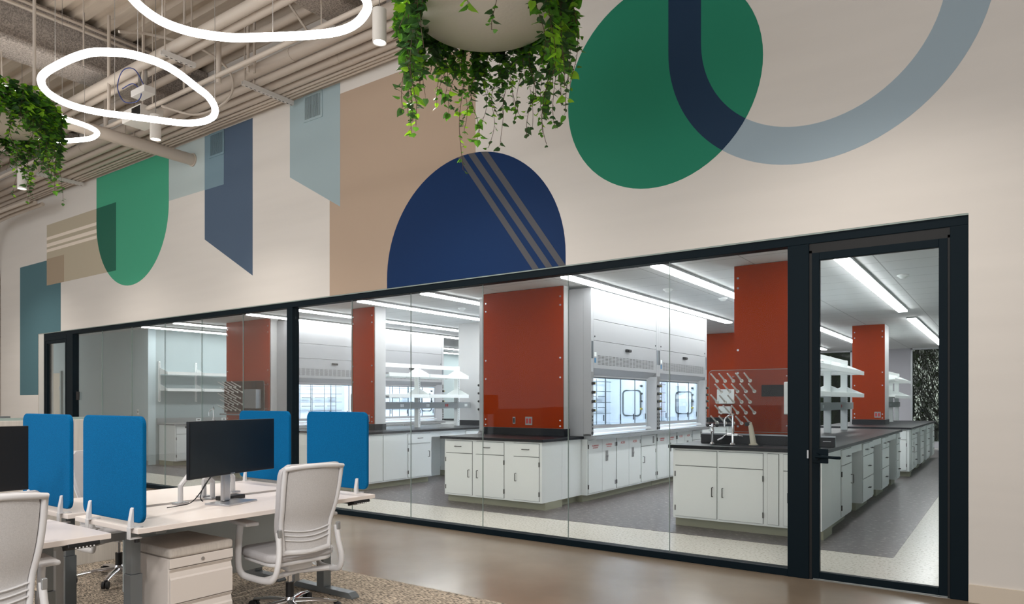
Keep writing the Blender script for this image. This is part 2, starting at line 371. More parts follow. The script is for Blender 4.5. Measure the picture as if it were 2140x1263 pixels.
def gdoor(name, x0, x1, hinge_left, label):
    g = MB(); t = .055
    za, zb = .012, 2.6
    g.box(x0, x0+t, 5.935, 5.985, za, zb); g.box(x1-t, x1, 5.935, 5.985, za, zb); g.box(x0+t, x1-t, 5.935, 5.985, za, za+.055); g.box(x0+t, x1-t, 5.935, 5.985, zb-.06, zb)
    d = struct(g.build(name, 'frame_dark', bevel=.003), label)
    box('door_glass', 'glass', x0+t, x1-t, 5.955, 5.967, za+.055, zb-.06, d)
    hx = x0+t*.6 if not hinge_left else x1-t*.6
    s = 1 if not hinge_left else -1
    h = MB(); h.box(min(hx-.025*s, hx+.09*s), max(hx-.025*s, hx+.09*s), 5.915, 5.935, .93, 1.045); h.build('lock_plate', 'frame_dark', d, .004)
    h = MB(); h.cyl((hx+.01*s, 5.92, .985), (hx+.01*s, 5.865, .985), .026, n=20)
    h.tube(smooth_loop([(hx+.01*s, 5.865, .985), (hx+.04*s, 5.855, .985), (hx+.10*s, 5.85, .985), (hx+.155*s, 5.86, .982), (hx+.18*s, 5.89, .98)], 5, False), .012, 10)
    h.build('door_handle', 'frame_dark', d, smooth=True)
    return d
d1 = gdoor('door_1', -1.272, -.352, False, 'dark framed glass laboratory door beside the cream wall')
MB().box(-1.305, -1.293, 5.918, 5.926, .965, 1.03).build('strike_plate', 'aluminium', win)
MB().box(-1.292, -1.272, 5.937, 5.98, 0, 2.62).box(-.352, -.337, 5.937, 5.98, 0, 2.62).box(-1.292, -.337, 5.937, 5.98, 2.6, 2.675).build('door_gap', 'frame_shadow', win)
d2 = gdoor('door_2', -15.40, -14.5, True, 'dark framed glass door at the far left end of the glass wall')
MB().box(-15.464, -15.40, gy0, gy1, 0, 2.6).box(-15.464, -14.48, gy0, gy1, 2.6, 2.676).build('door_jamb', 'frame_dark', win)
t = tag(box('card_reader', 'black_plastic', -14.17, -14.05, 5.962, 5.98, 1.44, 1.6, bevel=.004), 'small black square card reader on the glass beside the far left door', 'card reader')

# wall vents
def vent(x0, x1, z0, z1, pm, label):
    t = thing('wall_vent', label, 'vent', ((x0+x1)/2, WY, (z0+z1)/2), group='painted grilles high on the mural wall')
    a, b = (x1-x0)/2, (z1-z0)/2
    f = MB(); f.box(-a-.03, a+.03, -.012, 0, -b-.03, -b); f.box(-a-.03, a+.03, -.012, 0, b, b+.03); f.box(-a-.03, -a, -.012, 0, -b, b); f.box(a, a+.03, -.012, 0, -b, b)
    f.build('frame', pm, t)
    box('opening', 'slot_dark', -a, a, -.006, -.0035, -b, b, t)
    s = MB(); n = 13
    for i in range(n):
        x = -a+(i+.5)*2*a/n; s.box(x-.005, x+.005, -.013, -.006, -b, b)
    s.build('slats', pm, t)
vent(-7.49, -7.18, 5.09, 5.38, 'paint_grey_blue', 'grey blue wall vent inside the slanted grey blue band')
vent(-9.665, -9.345, 5.06, 5.36, 'paint_mid_blue', 'blue wall vent at the edge of the slate band')

# ------------------------------------------------------------------ pipes and conduits under the deck
def xpipe(Y, Z, r, label, x0=-18.4, x1=6.4, coup=(), name='ceiling_pipe', cat='pipe', group='painted pipes running along the mural wall'):
    o = MB().cyl((x0, Y, Z), (x1, Y, Z), r, n=16).build(name, 'paint_pipe', smooth=True); tag(o, label, cat, group)
    for c in coup:
        MB().cyl((c-.06, Y, Z), (c+.06, Y, Z), r*1.06, n=16).build('coupling', 'paint_pipe', o, smooth=True)
    return o
xpipe(5.23, 5.50, .075, 'thick painted pipe farthest from the wall in the wall bundle', coup=(-6.9, -12.2))
xpipe(5.345, 5.425, .05, 'painted pipe in the wall bundle beside the thick pipe')
xpipe(5.50, 5.42, .046, 'third painted pipe of the wall bundle counted from the thick one', coup=(-6.4, -9.5))
xpipe(5.625, 5.415, .042, 'fourth painted pipe of the wall bundle counted from the thick one', coup=(-6.3, -9.3))
xpipe(5.70, 5.39, .02, 'thin conduit beside the larger wall bundle pipes', name='ceiling_conduit', cat='conduit')
xpipe(5.755, 5.39, .02, 'middle one of three thin conduits nearest the mural wall', name='ceiling_conduit', cat='conduit')
xpipe(5.81, 5.39, .02, 'thin conduit closest to the mural wall top', name='ceiling_conduit', cat='conduit')
G2 = 'pair of painted pipes on short struts'
xpipe(4.33, 5.49, .062, 'thicker of two painted pipes crossing the open ceiling', group=G2)
xpipe(4.455, 5.47, .045, 'thinner of two painted pipes crossing the open ceiling', group=G2)
xpipe(4.69, 5.22, .027, 'slim sprinkler pipe hanging below the other ceiling pipes', coup=(-7.6, -9.8), group='sprinkler piping')
xpipe(5.05, 5.78, .05, 'painted pipe set high above the wall bundle', group='high pipes')
xpipe(2.2, 5.95, .045, 'painted pipe high over the desks', group='high pipes')
def strut(X, y0, y1, Z, rods, label, group):
    t = thing('pipe_strut', label, 'strut', (X, (y0+y1)/2, Z), group=group)
    L = (y1-y0)/2
    c = MB(); c.box(-.024, .024, -L, L, -.055, -.051); c.box(-.024, -.020, -L, L, -.051, 0); c.box(.020, .024, -L, L, -.051, 0)
    c.mi = 1; n = int(2*L/.06)
    for i in range(n):
        y = -L+.04+i*.06; c.box(-.006, .006, y, y+.03, -.0565, -.0552)
    c.build('channel', ['strut_metal', 'slot_dark'], t)
    for q in rods: MB().cyl((0, q-(y0+y1)/2, -.05), (0, q-(y0+y1)/2, 6.32-Z), .009, n=8).build('hanger_rod', 'paint_pipe', t)
nm = ('nearest the big hanging planter', 'left of the grey blue band', 'above the green capsule top', 'at the far left of the mural wall')
for X, s in zip((-4.7, -7.68, -10.65, -13.65), nm):
    strut(X, 5.12, 5.86, 5.37, (5.15, 5.28), 'slotted metal strut carrying the wall pipe bundle ' + s, 'struts under the wall pipe bundle')
for X, s in ((-4.7, 'at the top edge of the picture'), (-7.85, 'behind the middle ring light'), (-10.9, 'left of the middle ring light opening'), (-13.9, 'farthest away')):
    strut(X, 4.2, 4.6, 5.42, (4.24, 4.56), 'short slotted strut under the pipe pair ' + s, 'short struts under the pipe pair')
# crossing duct
d = MB().cyl((-10.14, 1.5, 5.10), (-10.14, WY, 5.10), .085, n=24).build('cross_duct', 'paint_pipe', smooth=True); tag(d, 'thick painted pipe running into the pale blue rectangle of the wall', 'pipe')
MB().cyl((-10.14, WY-.02, 5.10), (-10.14, WY, 5.10), .1, n=24).build('collar', 'paint_pipe', d, smooth=True)
MB().tube([(-10.14+.09*math.cos(a/10*math.pi-math.pi), 3.4, 5.1+.09*math.sin(a/10*math.pi-math.pi)) for a in range(11)]+[(-10.05, 3.4, 5.3), (-10.14, 3.4, 6.3)], .008, 6).build('hanger', 'paint_pipe', d)
# far-left bundles
for i in range(5):
    o = MB().cyl((-15.3-.11*i, -3, 5.30), (-15.3-.11*i, 5.0-.0*i, 5.30), .05, n=12).build('ceiling_conduit', 'paint_pipe', smooth=True)
    tag(o, ('rightmost', 'second from the right', 'middle', 'second from the left', 'leftmost')[i] + ' conduit in the cut-off bundle low at the far left', 'conduit', 'conduit bundle at the far left')
for i in range(3):
    pts = smooth_loop([(-14.5, 5.3+.12*i, 5.05), (-16.3, 5.3+.12*i, 5.05), (-17.2, 5.35+.12*i, 4.95), (-17.55-.1*i, 5.5+.1*i, 4.5), (-17.6-.1*i, 5.85, 4.15), (-17.6-.1*i, 5.87, 3.4), (-17.6-.1*i, 5.87, .3)], 5, False)
    o = MB().tube(pts, .035, 10).build('ceiling_conduit', 'paint_pipe', smooth=True)
    tag(o, ('nearest', 'middle', 'farthest')[i] + ' conduit bending down the wall at the far left', 'conduit', 'conduits dropping down the far left wall')
# conduits on beam side, along Y
for i, z in enumerate((6.24, 6.17)):
    o = MB().cyl((-9.68, -4, z), (-9.68, 5.6, z), .02, n=10).build('ceiling_conduit', 'paint_pipe', smooth=True)
    tag(o, ('upper', 'lower')[i] + ' thin conduit clipped along the side of the middle beam', 'conduit', 'beam side conduits')
# flexible conduits near deck
fl = [[(-6.8, 2.4, 6.2), (-7.0, 3.0, 6.1), (-7.2, 3.4, 5.95), (-7.1, 3.9, 5.85), (-6.9, 4.3, 5.8)],
      [(-6.45, 2.3, 6.25), (-6.45, 2.8, 6.1), (-6.75, 3.2, 5.9), (-6.65, 3.8, 5.85), (-6.5, 4.3, 5.8)],
      [(-9.3, 2.6, 5.65), (-9.9, 2.75, 5.62), (-10.6, 3.0, 5.64), (-10.9, 3.6, 5.66), (-10.7, 4.3, 5.66)],
      [(-8.2, 3.9, 5.6), (-8.25, 4.3, 5.75), (-8.0, 4.8, 5.7), (-7.9, 5.1, 5.5), (-7.95, 5.1, 5.2), (-8.3, 4.9, 5.02), (-8.6, 4.6, 5.1)]]
fn = ('looping flexible conduit above the top ring light', 'second flexible conduit curling above the top ring light', 'flexible conduit crossing inside the middle ring light', 'white cable loop around the ceiling junction box')
for p, s in zip(fl, fn):
    tag(MB().tube(smooth_loop(p, 8, False), .016, 8).build('flexible_conduit', 'paint_pipe', smooth=True), s, 'conduit')
# junction box with blue cable
t = thing('junction_box', 'ceiling junction box with wires behind the middle ring light', 'junction box', (-8.55, 4.35, 5.15))
box('box', 'strut_metal', -.16, .16, -.07, .07, -.03, .05, t, .005)
MB().tube(smooth_loop([(-.1, 0, .05), (-.12, .02, .3), (-.05, .0, .4), (.0, .03, .3), (.05, 0, .05)], 6, False), .018, 8).build('wire_bundle', 'cable', t, smooth=True)
MB().tube(smooth_loop([(.05, 0, .05), (.0, -.1, .25), (-.25, -.12, .3), (-.42, -.1, .15), (-.3, -.08, -.05), (-.05, -.05, -.1), (.05, -.05, -.02), (-.1, -.07, .12), (-.3, -.1, .1)], 6, False), .006, 6).build('blue_wire', 'blue_cable', t, smooth=True)
MB().box(-.012, .012, -.012, .012, .05, 1.15).build('drop_rod', 'paint_pipe', t)
# diffuser box
t = thing('ceiling_diffuser', 'white finned air diffuser behind the middle pendant light', 'diffuser', (-9.35, 4.75, 5.12))
box('housing', 'lamp_white', -.24, .24, -.15, .15, -.02, .14, t, .005)
f = MB()
for i in range(14): f.box(.02+i*.016, .026+i*.016, -.155, -.15, .0, .12)
f.build('fins', 'slot_dark', t)
MB().cyl((0, 0, .14), (0, 0, 1.19), .012, n=8).build('hanger_rod', 'paint_pipe', t)
# vertical sprinkler drops / deck hangers
for i, (x, y_, z0, z1, r) in enumerate(((-7.55, 4.72, 5.15, 5.75, .03), (-7.42, 5.02, 5.36, 6.31, .018), (-7.38, 5.08, 5.36, 6.31, .018), (-10.3, 4.72, 5.1, 5.8, .03), (-9.3, 4.3, 5.1, 6.31, .02), (-8.6, 3.7, 5.25, 6.31, .008), (-6.0, 4.3, 5.5, 6.31, .008), (-5.7, 4.7, 5.22, 6.31, .008), (-9.0, 4.7, 5.22, 6.31, .008))):
    o = MB().cyl((x, y_, z0), (x, y_, z1), r, n=10).build('vertical_pipe' if r > .01 else 'hanger_rod', 'paint_pipe', smooth=True)
    tag(o, ('vertical sprinkler drop right of the middle ring light', 'left of two upright posts over the wall pipe strut', 'right of two upright posts over the wall pipe strut', 'vertical sprinkler drop left of the middle pendant', 'square drop post behind the middle ring light', 'thin rod hanging near the junction box', 'thin rod holding the pipe pair near the planter', 'thin rod holding the sprinkler pipe near the planter', 'thin rod holding the sprinkler pipe near the middle pendant')[i], 'pipe' if r > .01 else 'rod')
# diagonal sway braces
for i, (a, b) in enumerate((((-6.45, 4.3, 6.25), (-6.4, 5.1, 5.55)), ((-7.6, 5.1, 5.5), (-6.9, 4.75, 5.25)), ((-7.9, 4.5, 6.2), (-8.35, 4.75, 5.3)))):
    tag(MB().cyl(a, b, .014, n=8).build('sway_brace', 'paint_pipe', smooth=True), ('diagonal brace rod just left of the planter', 'diagonal brace rod under the sprinkler pipe', 'diagonal brace rod inside the middle ring light')[i], 'brace')
# round canopy plates
for i, (px, py, pz) in enumerate(((-7.75, 2.55, 5.93), (-12.5, 3.0, 6.05))):
    t = thing('canopy_plate', ('round white canopy plate above the middle ring light', 'round white canopy plate above the left planter')[i], 'canopy', (px, py, pz), group='round cable canopies')
    MB().lathe([(0, 0), (.085, 0), (.085, .03), (0, .03)], n=24).build('disc', 'lamp_white', t)
    MB().box(-.11, .11, -.05, .05, .03, .36).build('bracket', 'paint_pipe', t)

# ------------------------------------------------------------------ ring lights
def ring(pts, Z, label, cables):
    t = thing('ring_light', label, 'light', (pts[0][0], pts[0][1], Z), group='glowing free-form ring lights')
    L = smooth_loop([(p[0]-pts[0][0], p[1]-pts[0][1], 0) for p in pts], 6)
    MB().tube(L, .0285, 12, closed=True).build('glowing_tube', 'ring_glow', t, smooth=True)
    for c in cables:
        p = L[int(c*len(L)) % len(L)]
        MB().cyl((p[0], p[1], .02), (p[0], p[1], 6.32-Z), .0025, n=6).build('cable', 'cable', t)
ring([(-4.618, 2.29), (-4.694, 2.422), (-4.724, 2.553), (-4.699, 2.693), (-4.621, 2.826), (-4.512, 2.943), (-4.367, 3.038), (-4.188, 3.148), (-4.033, 3.234), (-3.864, 3.306), (-3.71, 3.322), (-3.557, 3.283), (-3.416, 3.194), (-3.35, 3.02), (-3.42, 2.7), (-3.62, 2.4), (-3.9, 2.18), (-4.2, 2.09), (-4.47, 2.14)], 4.02, 'large glowing ring light cut off by the top edge', (.1, .35, .6, .85))
ring([(-6.36, 2.419), (-6.185, 2.392), (-5.963, 2.396), (-5.758, 2.412), (-5.577, 2.451), (-5.468, 2.519), (-5.374, 2.612), (-5.323, 2.747), (-5.323, 2.876), (-5.37, 3.018), (-5.478, 3.222), (-5.566, 3.382), (-5.727, 3.543), (-5.924, 3.646), (-6.126, 3.65), (-6.293, 3.56), (-6.409, 3.396), (-6.537, 3.199), (-6.661, 3.008), (-6.71, 2.81), (-6.654, 2.636), (-6.535, 2.507)], 4.02, 'whole glowing triangular ring light in the middle of the ceiling', (.08, .3, .55, .8))
ring([(x*1.27, y*1.27) for x, y in [(-6.782, 2.278), (-6.861, 2.443), (-7.002, 2.641), (-7.071, 2.861), (-7.09, 3.052), (-7.141, 3.172), (-7.224, 3.231), (-7.393, 3.248), (-7.563, 3.19), (-7.733, 3.085), (-7.87, 2.9), (-7.86, 2.6), (-7.65, 2.3), (-7.3, 2.08), (-6.95, 2.08)]], 4.722, 'glowing ring light partly behind the left hanging planter', (.2, .5, .8))
# pendants
def pendant(x, y_, zb, label):
    t = thing('pendant_light', label, 'light', (x, y_, zb), group='white cylinder pendant lights')
    MB().lathe([(.052, .004), (.06, 0), (.06, .285), (.03, .3), (0, .3)], n=28).build('cylinder_shade', 'lamp_white', t, smooth=True)
    MB().lathe([(0, .008), (.053, .008), (.053, .02), (0, .02)], n=24).build('diffuser', 'pendant_glow', t)
    MB().cyl((0, 0, .3), (0, 0, 6.32-zb), .004, n=6).build('cable', 'cable', t)
    l = bpy.data.lights.new('pendant_lamp', 'SPOT'); l.energy = SPOT_W; l.spot_size = R(130); l.spot_blend = .9; l.shadow_soft_size = .05; l.color = (1, .93, .85)
    lo = bpy.data.objects.new('pendant_lamp', l); COL.objects.link(lo); lo.parent = t; lo.location = (0, 0, -.01)
pendant(-4.406, 4.257, 4.5, 'white cylinder pendant light beside the big hanging planter')
pendant(-8.081, 4.254, 4.46, 'white cylinder pendant light below the middle ring light')
pendant(-11.637, 4.18, 4.49, 'white cylinder pendant light behind the left planter vines')
for x, y_ in ((-.8, 4.25), (-4.4, .6), (-8.08, .6), (-11.64, .6), (-15.2, 4.2)):  # bare spots added out of view to brighten the office and mural wall
    l = bpy.data.lights.new('unseen_fill_spot', 'SPOT'); l.energy = SPOT_W; l.spot_size = R(130); l.spot_blend = .9; l.shadow_soft_size = .08; l.color = (1, .93, .85)
    lo = bpy.data.objects.new('unseen_fill_spot', l); COL.objects.link(lo); lo.location = (x, y_, 4.5)

# unseen spots added as fill light on the desks, chairs and pedestal
for (x, y_), tgt, e in (((.8, -1.2), (-4.0, 2.6, .8), 330), ((-.6, -2.6), (-4.2, 1.2, .8), 200), ((-6.5, .2), (-5.2, 2.4, .8), 60)):
    l = bpy.data.lights.new('desk_fill_spot', 'SPOT'); l.energy = e; l.spot_size = R(46); l.spot_blend = .9; l.shadow_soft_size = .3; l.color = (1, .96, .92)
    lo = bpy.data.objects.new('desk_fill_spot', l); COL.objects.link(lo); lo.location = (x, y_, 4.8)
    lo.rotation_euler = (Vector(tgt)-Vector((x, y_, 4.8))).to_track_quat('-Z', 'Y').to_euler()

# ------------------------------------------------------------------ hanging planters
def leaf(mb, base, d, side, size, fold, mi):
    """heart leaf: base point, direction, side vector"""
    d = d.normalized(); side = (side-d*side.dot(d)).normalized(); nrm = d.cross(side)
    old = mb.mi; mb.mi = mi
    for sg in (1, -1):
        P = [(0, 0, 0), (.30*sg, -.10, -fold*.4), (.48*sg, .18, -fold*.8), (.40*sg, .5, -fold*.6), (.16*sg, .85, -fold*.15), (0, 1.05, .02)]
        V = [base+(side*p[0]+d*p[1]+nrm*p[2])*size for p in P]
        V[-1] = V[-1]-Vector((0, 0, size*.08))
        mid = base+d*size*.5
        o = len(mb.v); mb.v += [tuple(v) for v in V] + [tuple(mid)]
        for a, b in ((0, 1), (1, 2), (2, 3), (3, 4), (4, 5)):
            mb.f.append([o+6, o+a, o+b]); mb.m.append(mi)
    mb.mi = old
def vine(par, th, R0, length, kind, rng, out=.05, inward=0.0):
    mb = MB(); mb.mi = 0
    c, s = math.cos(th), math.sin(th)
    p = Vector((c*R0*(1-inward), s*R0*(1-inward), .30)); pts = [p.copy()]
    p = Vector((c*(R0+out), s*(R0+out), .33)); pts.append(p.copy())
    z = .33; wob = rng.uniform(0, 6.3); wa = rng.uniform(.015, .05); tot = .33+length
    n = max(6, int(tot/.035)); drift = rng.uniform(-.03, .05)
    for i in range(1, n+1):
        t = i/n
        rr = R0+out*(1-t*.3)+.03+drift*t+wa*math.sin(wob+t*7)*.6; ta = wa*math.sin(wob*2+t*9)
        pts.append(Vector((c*rr-s*ta, s*rr+c*ta, .33-tot*t)))
    mb.tube(pts, .0022, 4, caps=False)
    for i, q in enumerate(pts[1:]):
        t = i/len(pts)
        k = 2 if (t < .62 or rng.random() < .35) else 1
        if t < .5: k = 4
        for _ in range(k):
            if rng.random() < .1+.25*t: continue
            a = rng.uniform(0, 6.283); dr = Vector((math.cos(a), math.sin(a), rng.uniform(-1.4, .2))); sd = Vector((-math.sin(a), math.cos(a), rng.uniform(-.5, .5)))
            size = (.07 if kind != 2 else .048)*rng.uniform(.65, 1.35)*(1-.4*t)
            if kind == 1: size *= 1.25
            st = q+dr.normalized()*rng.uniform(.012, .035)
            x = rng.random(); mi = 1 if kind == 0 else 2
            if x < .22: mi = 1
            elif x < .5: mi = 2
            elif x < (.58 if kind == 0 else .74): mi = 3
            leaf(mb, st, dr, sd, size, rng.uniform(.05, .5), mi)
            mb.tube([q, st], .0012, 3, caps=False)
    return mb.build('vine', ['stem', 'leaf_dark', 'leaf_mid', 'leaf_lime'], par)
def planter(x, y_, label, seed, nv, hole, long_, near=(-.05, .22), sc=1.0):
    rng = random.Random(seed)
    t = thing('hanging_planter', label, 'planter', (x, y_, 4.177), group='round hanging planters with trailing vines'); t.scale = (sc, sc, sc)
    MB().lathe([(0, 0), (.485, 0), (.5, .012), (.5, .30), (.48, .30), (.48, .26), (0, .26)], n=64).build('pot', 'planter', t, smooth=True)
    MB().lathe([(0, .262), (.479, .262)], n=32).build('soil', 'soil', t)
    for a in (32, 108, 200, 290):
        MB().cyl((.465*math.cos(R(a)), .465*math.sin(R(a)), .26), (.465*math.cos(R(a)), .465*math.sin(R(a)), 2.14/sc), .017, n=12).build('hanging_rod', 'paint_pipe', t, smooth=True)
    cam_a = math.atan2(-y_, -x)
    for i in range(nv):
        th = 6.2832*i/nv+rng.uniform(-.04, .04)
        dlt = (th-cam_a+math.pi) % (2*math.pi)-math.pi   # 0 = facing the camera side
        L = rng.uniform(.15, .5) if abs(dlt) > .7 else rng.uniform(near[0], near[1])
        if abs(dlt) < .7 and rng.random() < hole: continue
        if rng.random() < long_*(.6+.8*abs(math.sin(dlt/2+.3))): L += rng.uniform(.12, .42)*sc
        vine(t, th, .5, L, rng.choice((0, 0, 1, 2)), rng, abs(rng.gauss(.0, .055)))
    # leafy crown round the rim
    mb = MB()
    for i in range(1500):
        a = rng.uniform(0, 6.283); rr = .5+rng.gauss(.03, .045); z = rng.uniform(.12, .44)-abs(rr-.5)*.5
        q = Vector((rr*math.cos(a), rr*math.sin(a), z)); b = rng.uniform(0, 6.283)
        leaf(mb, q, Vector((math.cos(b), math.sin(b), rng.uniform(-1, .7))), Vector((-math.sin(b), math.cos(b), rng.uniform(-.4, .4))), rng.uniform(.04, .075), rng.uniform(.1, .5), rng.choice((1, 1, 1, 2, 2, 3)))
    mb.build('foliage_crown', ['stem', 'leaf_dark', 'leaf_mid', 'leaf_lime'], t)
planter(-3.07, 4.01, 'large round hanging planter with trailing vines at the top centre', 5, 92, .62, .42)
planter(-8.24, 2.75, 'round hanging planter with dense vines at the left edge', 9, 98, .0, .3, (.05, .5), .82)

# ------------------------------------------------------------------ desks
def desk(x0, x1, y0, y1, label, user, zm=.2):
    """user=+1: the seat side is +x"""
    t = thing('standing_desk', label, 'desk', ((x0+x1)/2, (y0+y1)/2, 0), group='white sit-stand desks in the cluster')
    a, b = (x1-x0)/2, (y1-y0)/2
    MB().box(-a, a, -b, b, .712, .74).build('desktop', 'desk_white', t, .002)
    for s in (-1, 1):
        y = s*(b-.16)
        l = MB(); l.box(-.05, .03, y-.035, y+.035, .05, .42); l.box(-.043, .023, y-.028, y+.028, .42, .69)
        l.box(-a+.06, a-.06, y-.03, y+.03, .685, .711); l.build('leg', 'desk_grey', t, .003)
        f = [(-a+.04, .009), (a-.03, .009), (a-.03, .022), (a-.07, .05), (-a+.08, .05), (-a+.04, .022)]
        MB().prism(f, 'y', y-.035, y+.035).build('foot', 'desk_grey', t, .002)
    box('crossbar', 'desk_grey', -.03, .01, -b+.18, b-.18, .66, .71, t)
    box('modesty_panel', 'modesty', -user*(a-.015)-.006, -user*(a-.015)+.006, -b+.33, b-.33, zm, .70, t, .001)
    q = user*(a-.03)
    p = MB().obox((q, b-.13, .695), (.07, .15, .022), Matrix.Rotation(R(-18*user), 3, 'Y')); k = p.build('control_panel', 'black_plastic', t, .003)
    e = MB()
    for i in range(6): e.obox((q+user*.034, b-.17+i*.017, .692), (.004, .006, .007), Matrix.Rotation(R(-18*user), 3, 'Y'))
    e.build('buttons', 'key_white', k)
    return t
desk(-4.5, -3.77, 1.89, 3.6, 'white desk holding the wide monitor on a silver stand', 1)
desk(-4.5, -3.77, .05, 1.755, 'white desk at the lower left corner behind the cut-off chair', 1, .45)
desk(-5.34, -4.6, 1.89, 3.6, 'white desk on the far side behind the wide monitor', -1)
desk(-5.34, -4.6, .05, 1.755, 'white desk on the far side behind the cut-off left monitor', -1, .45)
# cable tray and outlets between desks
t = thing('cable_tray', 'grey cable tray running between the back to back desks', 'cable tray', (-4.55, 1.8, 0))
box('tray', 'aluminium', -.03, .03, -1.7, 1.75, .55, .60, t)
for y_ in (-.2, 1.0): box('outlet', 'key_white', .028, .036, y_-.035, y_+.035, .5, .58, t, .002)
for y_ in (-1.6, 0.02, 1.7): box('post', 'aluminium', -.02, .02, y_-.02, y_+.02, .008, .55, t)

def privacy(xc, y_, label, w_=.68):
    t = thing('privacy_panel', label, 'privacy screen', (xc, y_, .74), group='blue felt privacy screens clamped to desk ends')
    P = []
    a, h0, h1, r = w_/2, .03, .60, .05
    for cx, cz, a0 in ((a-r, h1-r, 0), (-a+r, h1-r, 90), (-a+r, h0+r, 180), (a-r, h0+r, 270)):
        P += arc(cx, cz, r, a0, a0+90, 6)
    MB().prism(P, 'y', -.012, .012).build('felt_board', 'blue_felt', t, .006, seg=3)
    for s in (-1, 1):
        x = s*(a-.1)
        c = MB(); c.prism([(-.034, 0), (-.012, 0), (-.012, .11), (-.02, .105), (-.032, .04)], 'x', x-.014, x+.014)
        c.box(x-.02, x+.02, -.036, .035, 0, .005); c.box(x-.018, x+.018, -.036, -.03, -.06, .004); c.box(x-.018, x+.018, -.03, .03, -.06, -.054)
        c.build('clamp', 'plastic_light', t, .002)
        MB().cyl((x, .01, -.055), (x, .01, -.08), .014, n=12).build('clamp_knob', 'black_plastic', t, smooth=True)
    return t
privacy(-4.07, 1.905, 'blue felt screen between the left desk and the wide monitor desk')
privacy(-4.17, 3.585, 'blue felt screen right of the grey chair back')
privacy(-5.07, 3.585, 'blue felt screen behind the wide monitor')
privacy(-4.92, 1.905, 'blue felt screen behind the left cut-off monitor')

# monitors
def monitor(loc, rz, W, H_, zc, label, stand=True, curve=.02):
    t = thing('monitor', label, 'monitor', loc, rz)
    n = 12; s = MB(); P = []
    for i in range(n+1):
        u = -1+2*i/n; P.append((u*W/2, -curve*u*u))     # screen faces local -y, ends curl toward viewer
    for face, off in (('front', 0), ('back', .022)):
        pass
    z0, z1 = zc-H_/2, zc+H_/2; vs_ = []
    for x, y_ in P: vs_ += [(x, y_, z0), (x, y_, z1), (x, y_+.024, z1), (x, y_+.024, z0)]
    fs_ = []
    for i in range(n):
        for k in range(4): fs_.append((i*4+k, i*4+(k+1) % 4, i*4+4+(k+1) % 4, i*4+4+k))
    fs_ += [(0, 1, 2, 3), (n*4+3, n*4+2, n*4+1, n*4)]
    s.add(vs_, fs_); s.build('housing', 'black_plastic', t, .003)
    g = MB(); vs_ = []
    for x, y_ in P: vs_ += [(x*.985, y_-.0008, z0+.014), (x*.985, y_-.0008, z1-.006)]
    g.add(vs_, [(i*2, i*2+2, i*2+3, i*2+1) for i in range(n)]); g.build('screen', 'screen_black', t)
    MB().box(-.02, .02, -.0015, 0, z0+.003, z0+.009).build('emblem', 'silver', t)
    if stand:
        MB().box(-.035, .035, .045, .075, .012, zc+.02).build('stand_neck', 'silver', t, .01)
        MB().cyl((0, .06, zc), (0, .015, zc), .04, n=16).build('swivel', 'silver', t, smooth=True)
        MB().box(-.135, .135, -.09, .11, 0, .012).build('stand_base', 'silver', t, .003)
    return t
rot90 = R(90)
mo = monitor((-4.22, 2.74, .74), R(106), .80, .36, .375, 'wide curved black monitor on a silver stand')
monitor((-4.38, 1.22, .74), R(95), .78, .35, .37, 'black monitor cut off by the left edge on the near desk')
# its cable set
MB_ = MB()
for pts in ([(.06, .05, .2), (.1, .1, .12), (.12, .1, .03), (.2, .08, .012)], [(-.05, .05, .22), (-.12, .08, .1), (-.2, .1, .02), (-.32, .1, .012), (-.38, .12, .01)], [(.03, .06, .24), (-.06, .12, .12), (-.1, .12, .04), (-.1, .1, .012)]):
    MB_.tube(smooth_loop(pts, 6, False), .0035, 6)
cb = MB_.build('monitor_cable', 'black_plastic', smooth=True, loc=(-4.3, 2.74, .741), rot=(0, 0, R(106))); tag(cb, 'black cables dangling behind the wide monitor', 'cable')
o = MB().box(-.09, .09, -.045, .045, 0, .028).build('docking_station', 'black_plastic', bevel=.004, loc=(-4.40, 2.84, .741), rot=(0, 0, R(100))); tag(o, 'flat black docking box on the desk behind the monitor stand', 'docking station')
def yarm(loc, rz, label):
    t = thing('monitor_arm_base', label, 'monitor stand', loc, rz, 'pale forked stands on the desk behind the monitor')
    b = MB()
    for s in (-1, 1):
        b.tube([(s*.13, 0, .0), (s*.13, 0, .12), (s*.035, 0, .215), (0, 0, .22)], .017, 8, flat=(1, 1))
    b.tube([(0, 0, .2), (0, 0, .30)], .016, 8); b.build('fork', 'plastic_light', t, .001)
    for s in (-1, 1): MB().box(s*.13-.04, s*.13+.04, -.035, .035, 0, .012).build('foot', 'silver', t, .002)
yarm((-4.48, 2.64, .741), R(100), 'pale forked stand left of the silver monitor neck')
yarm((-4.67, 2.92, .741), R(100), 'pale forked stand right of the silver monitor neck')

# pedestal with cushion
t = thing('drawer_pedestal', 'white mobile drawer pedestal with a padded seat top under the desk', 'cabinet', (-4.15, 2.335, 0))
a, b = .25, .20
MB().box(-a, a-.02, -b, b, .045, .515).build('body', 'cabinet_paint', t, .003)
zs = (.05, .255, .46); 
for z0, z1 in ((.05, .25), (.256, .455)):
    p = [(a-.02, z0), (a, z0), (a, z1-.06), (a-.008, z1-.05), (a-.014, z1-.02), (a, z1), (a-.02, z1)]
    MB().prism(p, 'y', -b+.004, b-.004).build('drawer', 'cabinet_paint', t, .0015)
top_ = MB().box(a-.02, a, -b, b, .461, .515).build('top_rail', 'cabinet_paint', t, .002)
MB().cyl((a-.001, 0, .487), (a+.004, 0, .487), .011, n=16).build('lock', 'silver', top_, smooth=True)
MB().box(-a, a+.004, -b-.002, b+.002, .517, .572).build('seat_cushion', 'cushion', t, .018, seg=4)
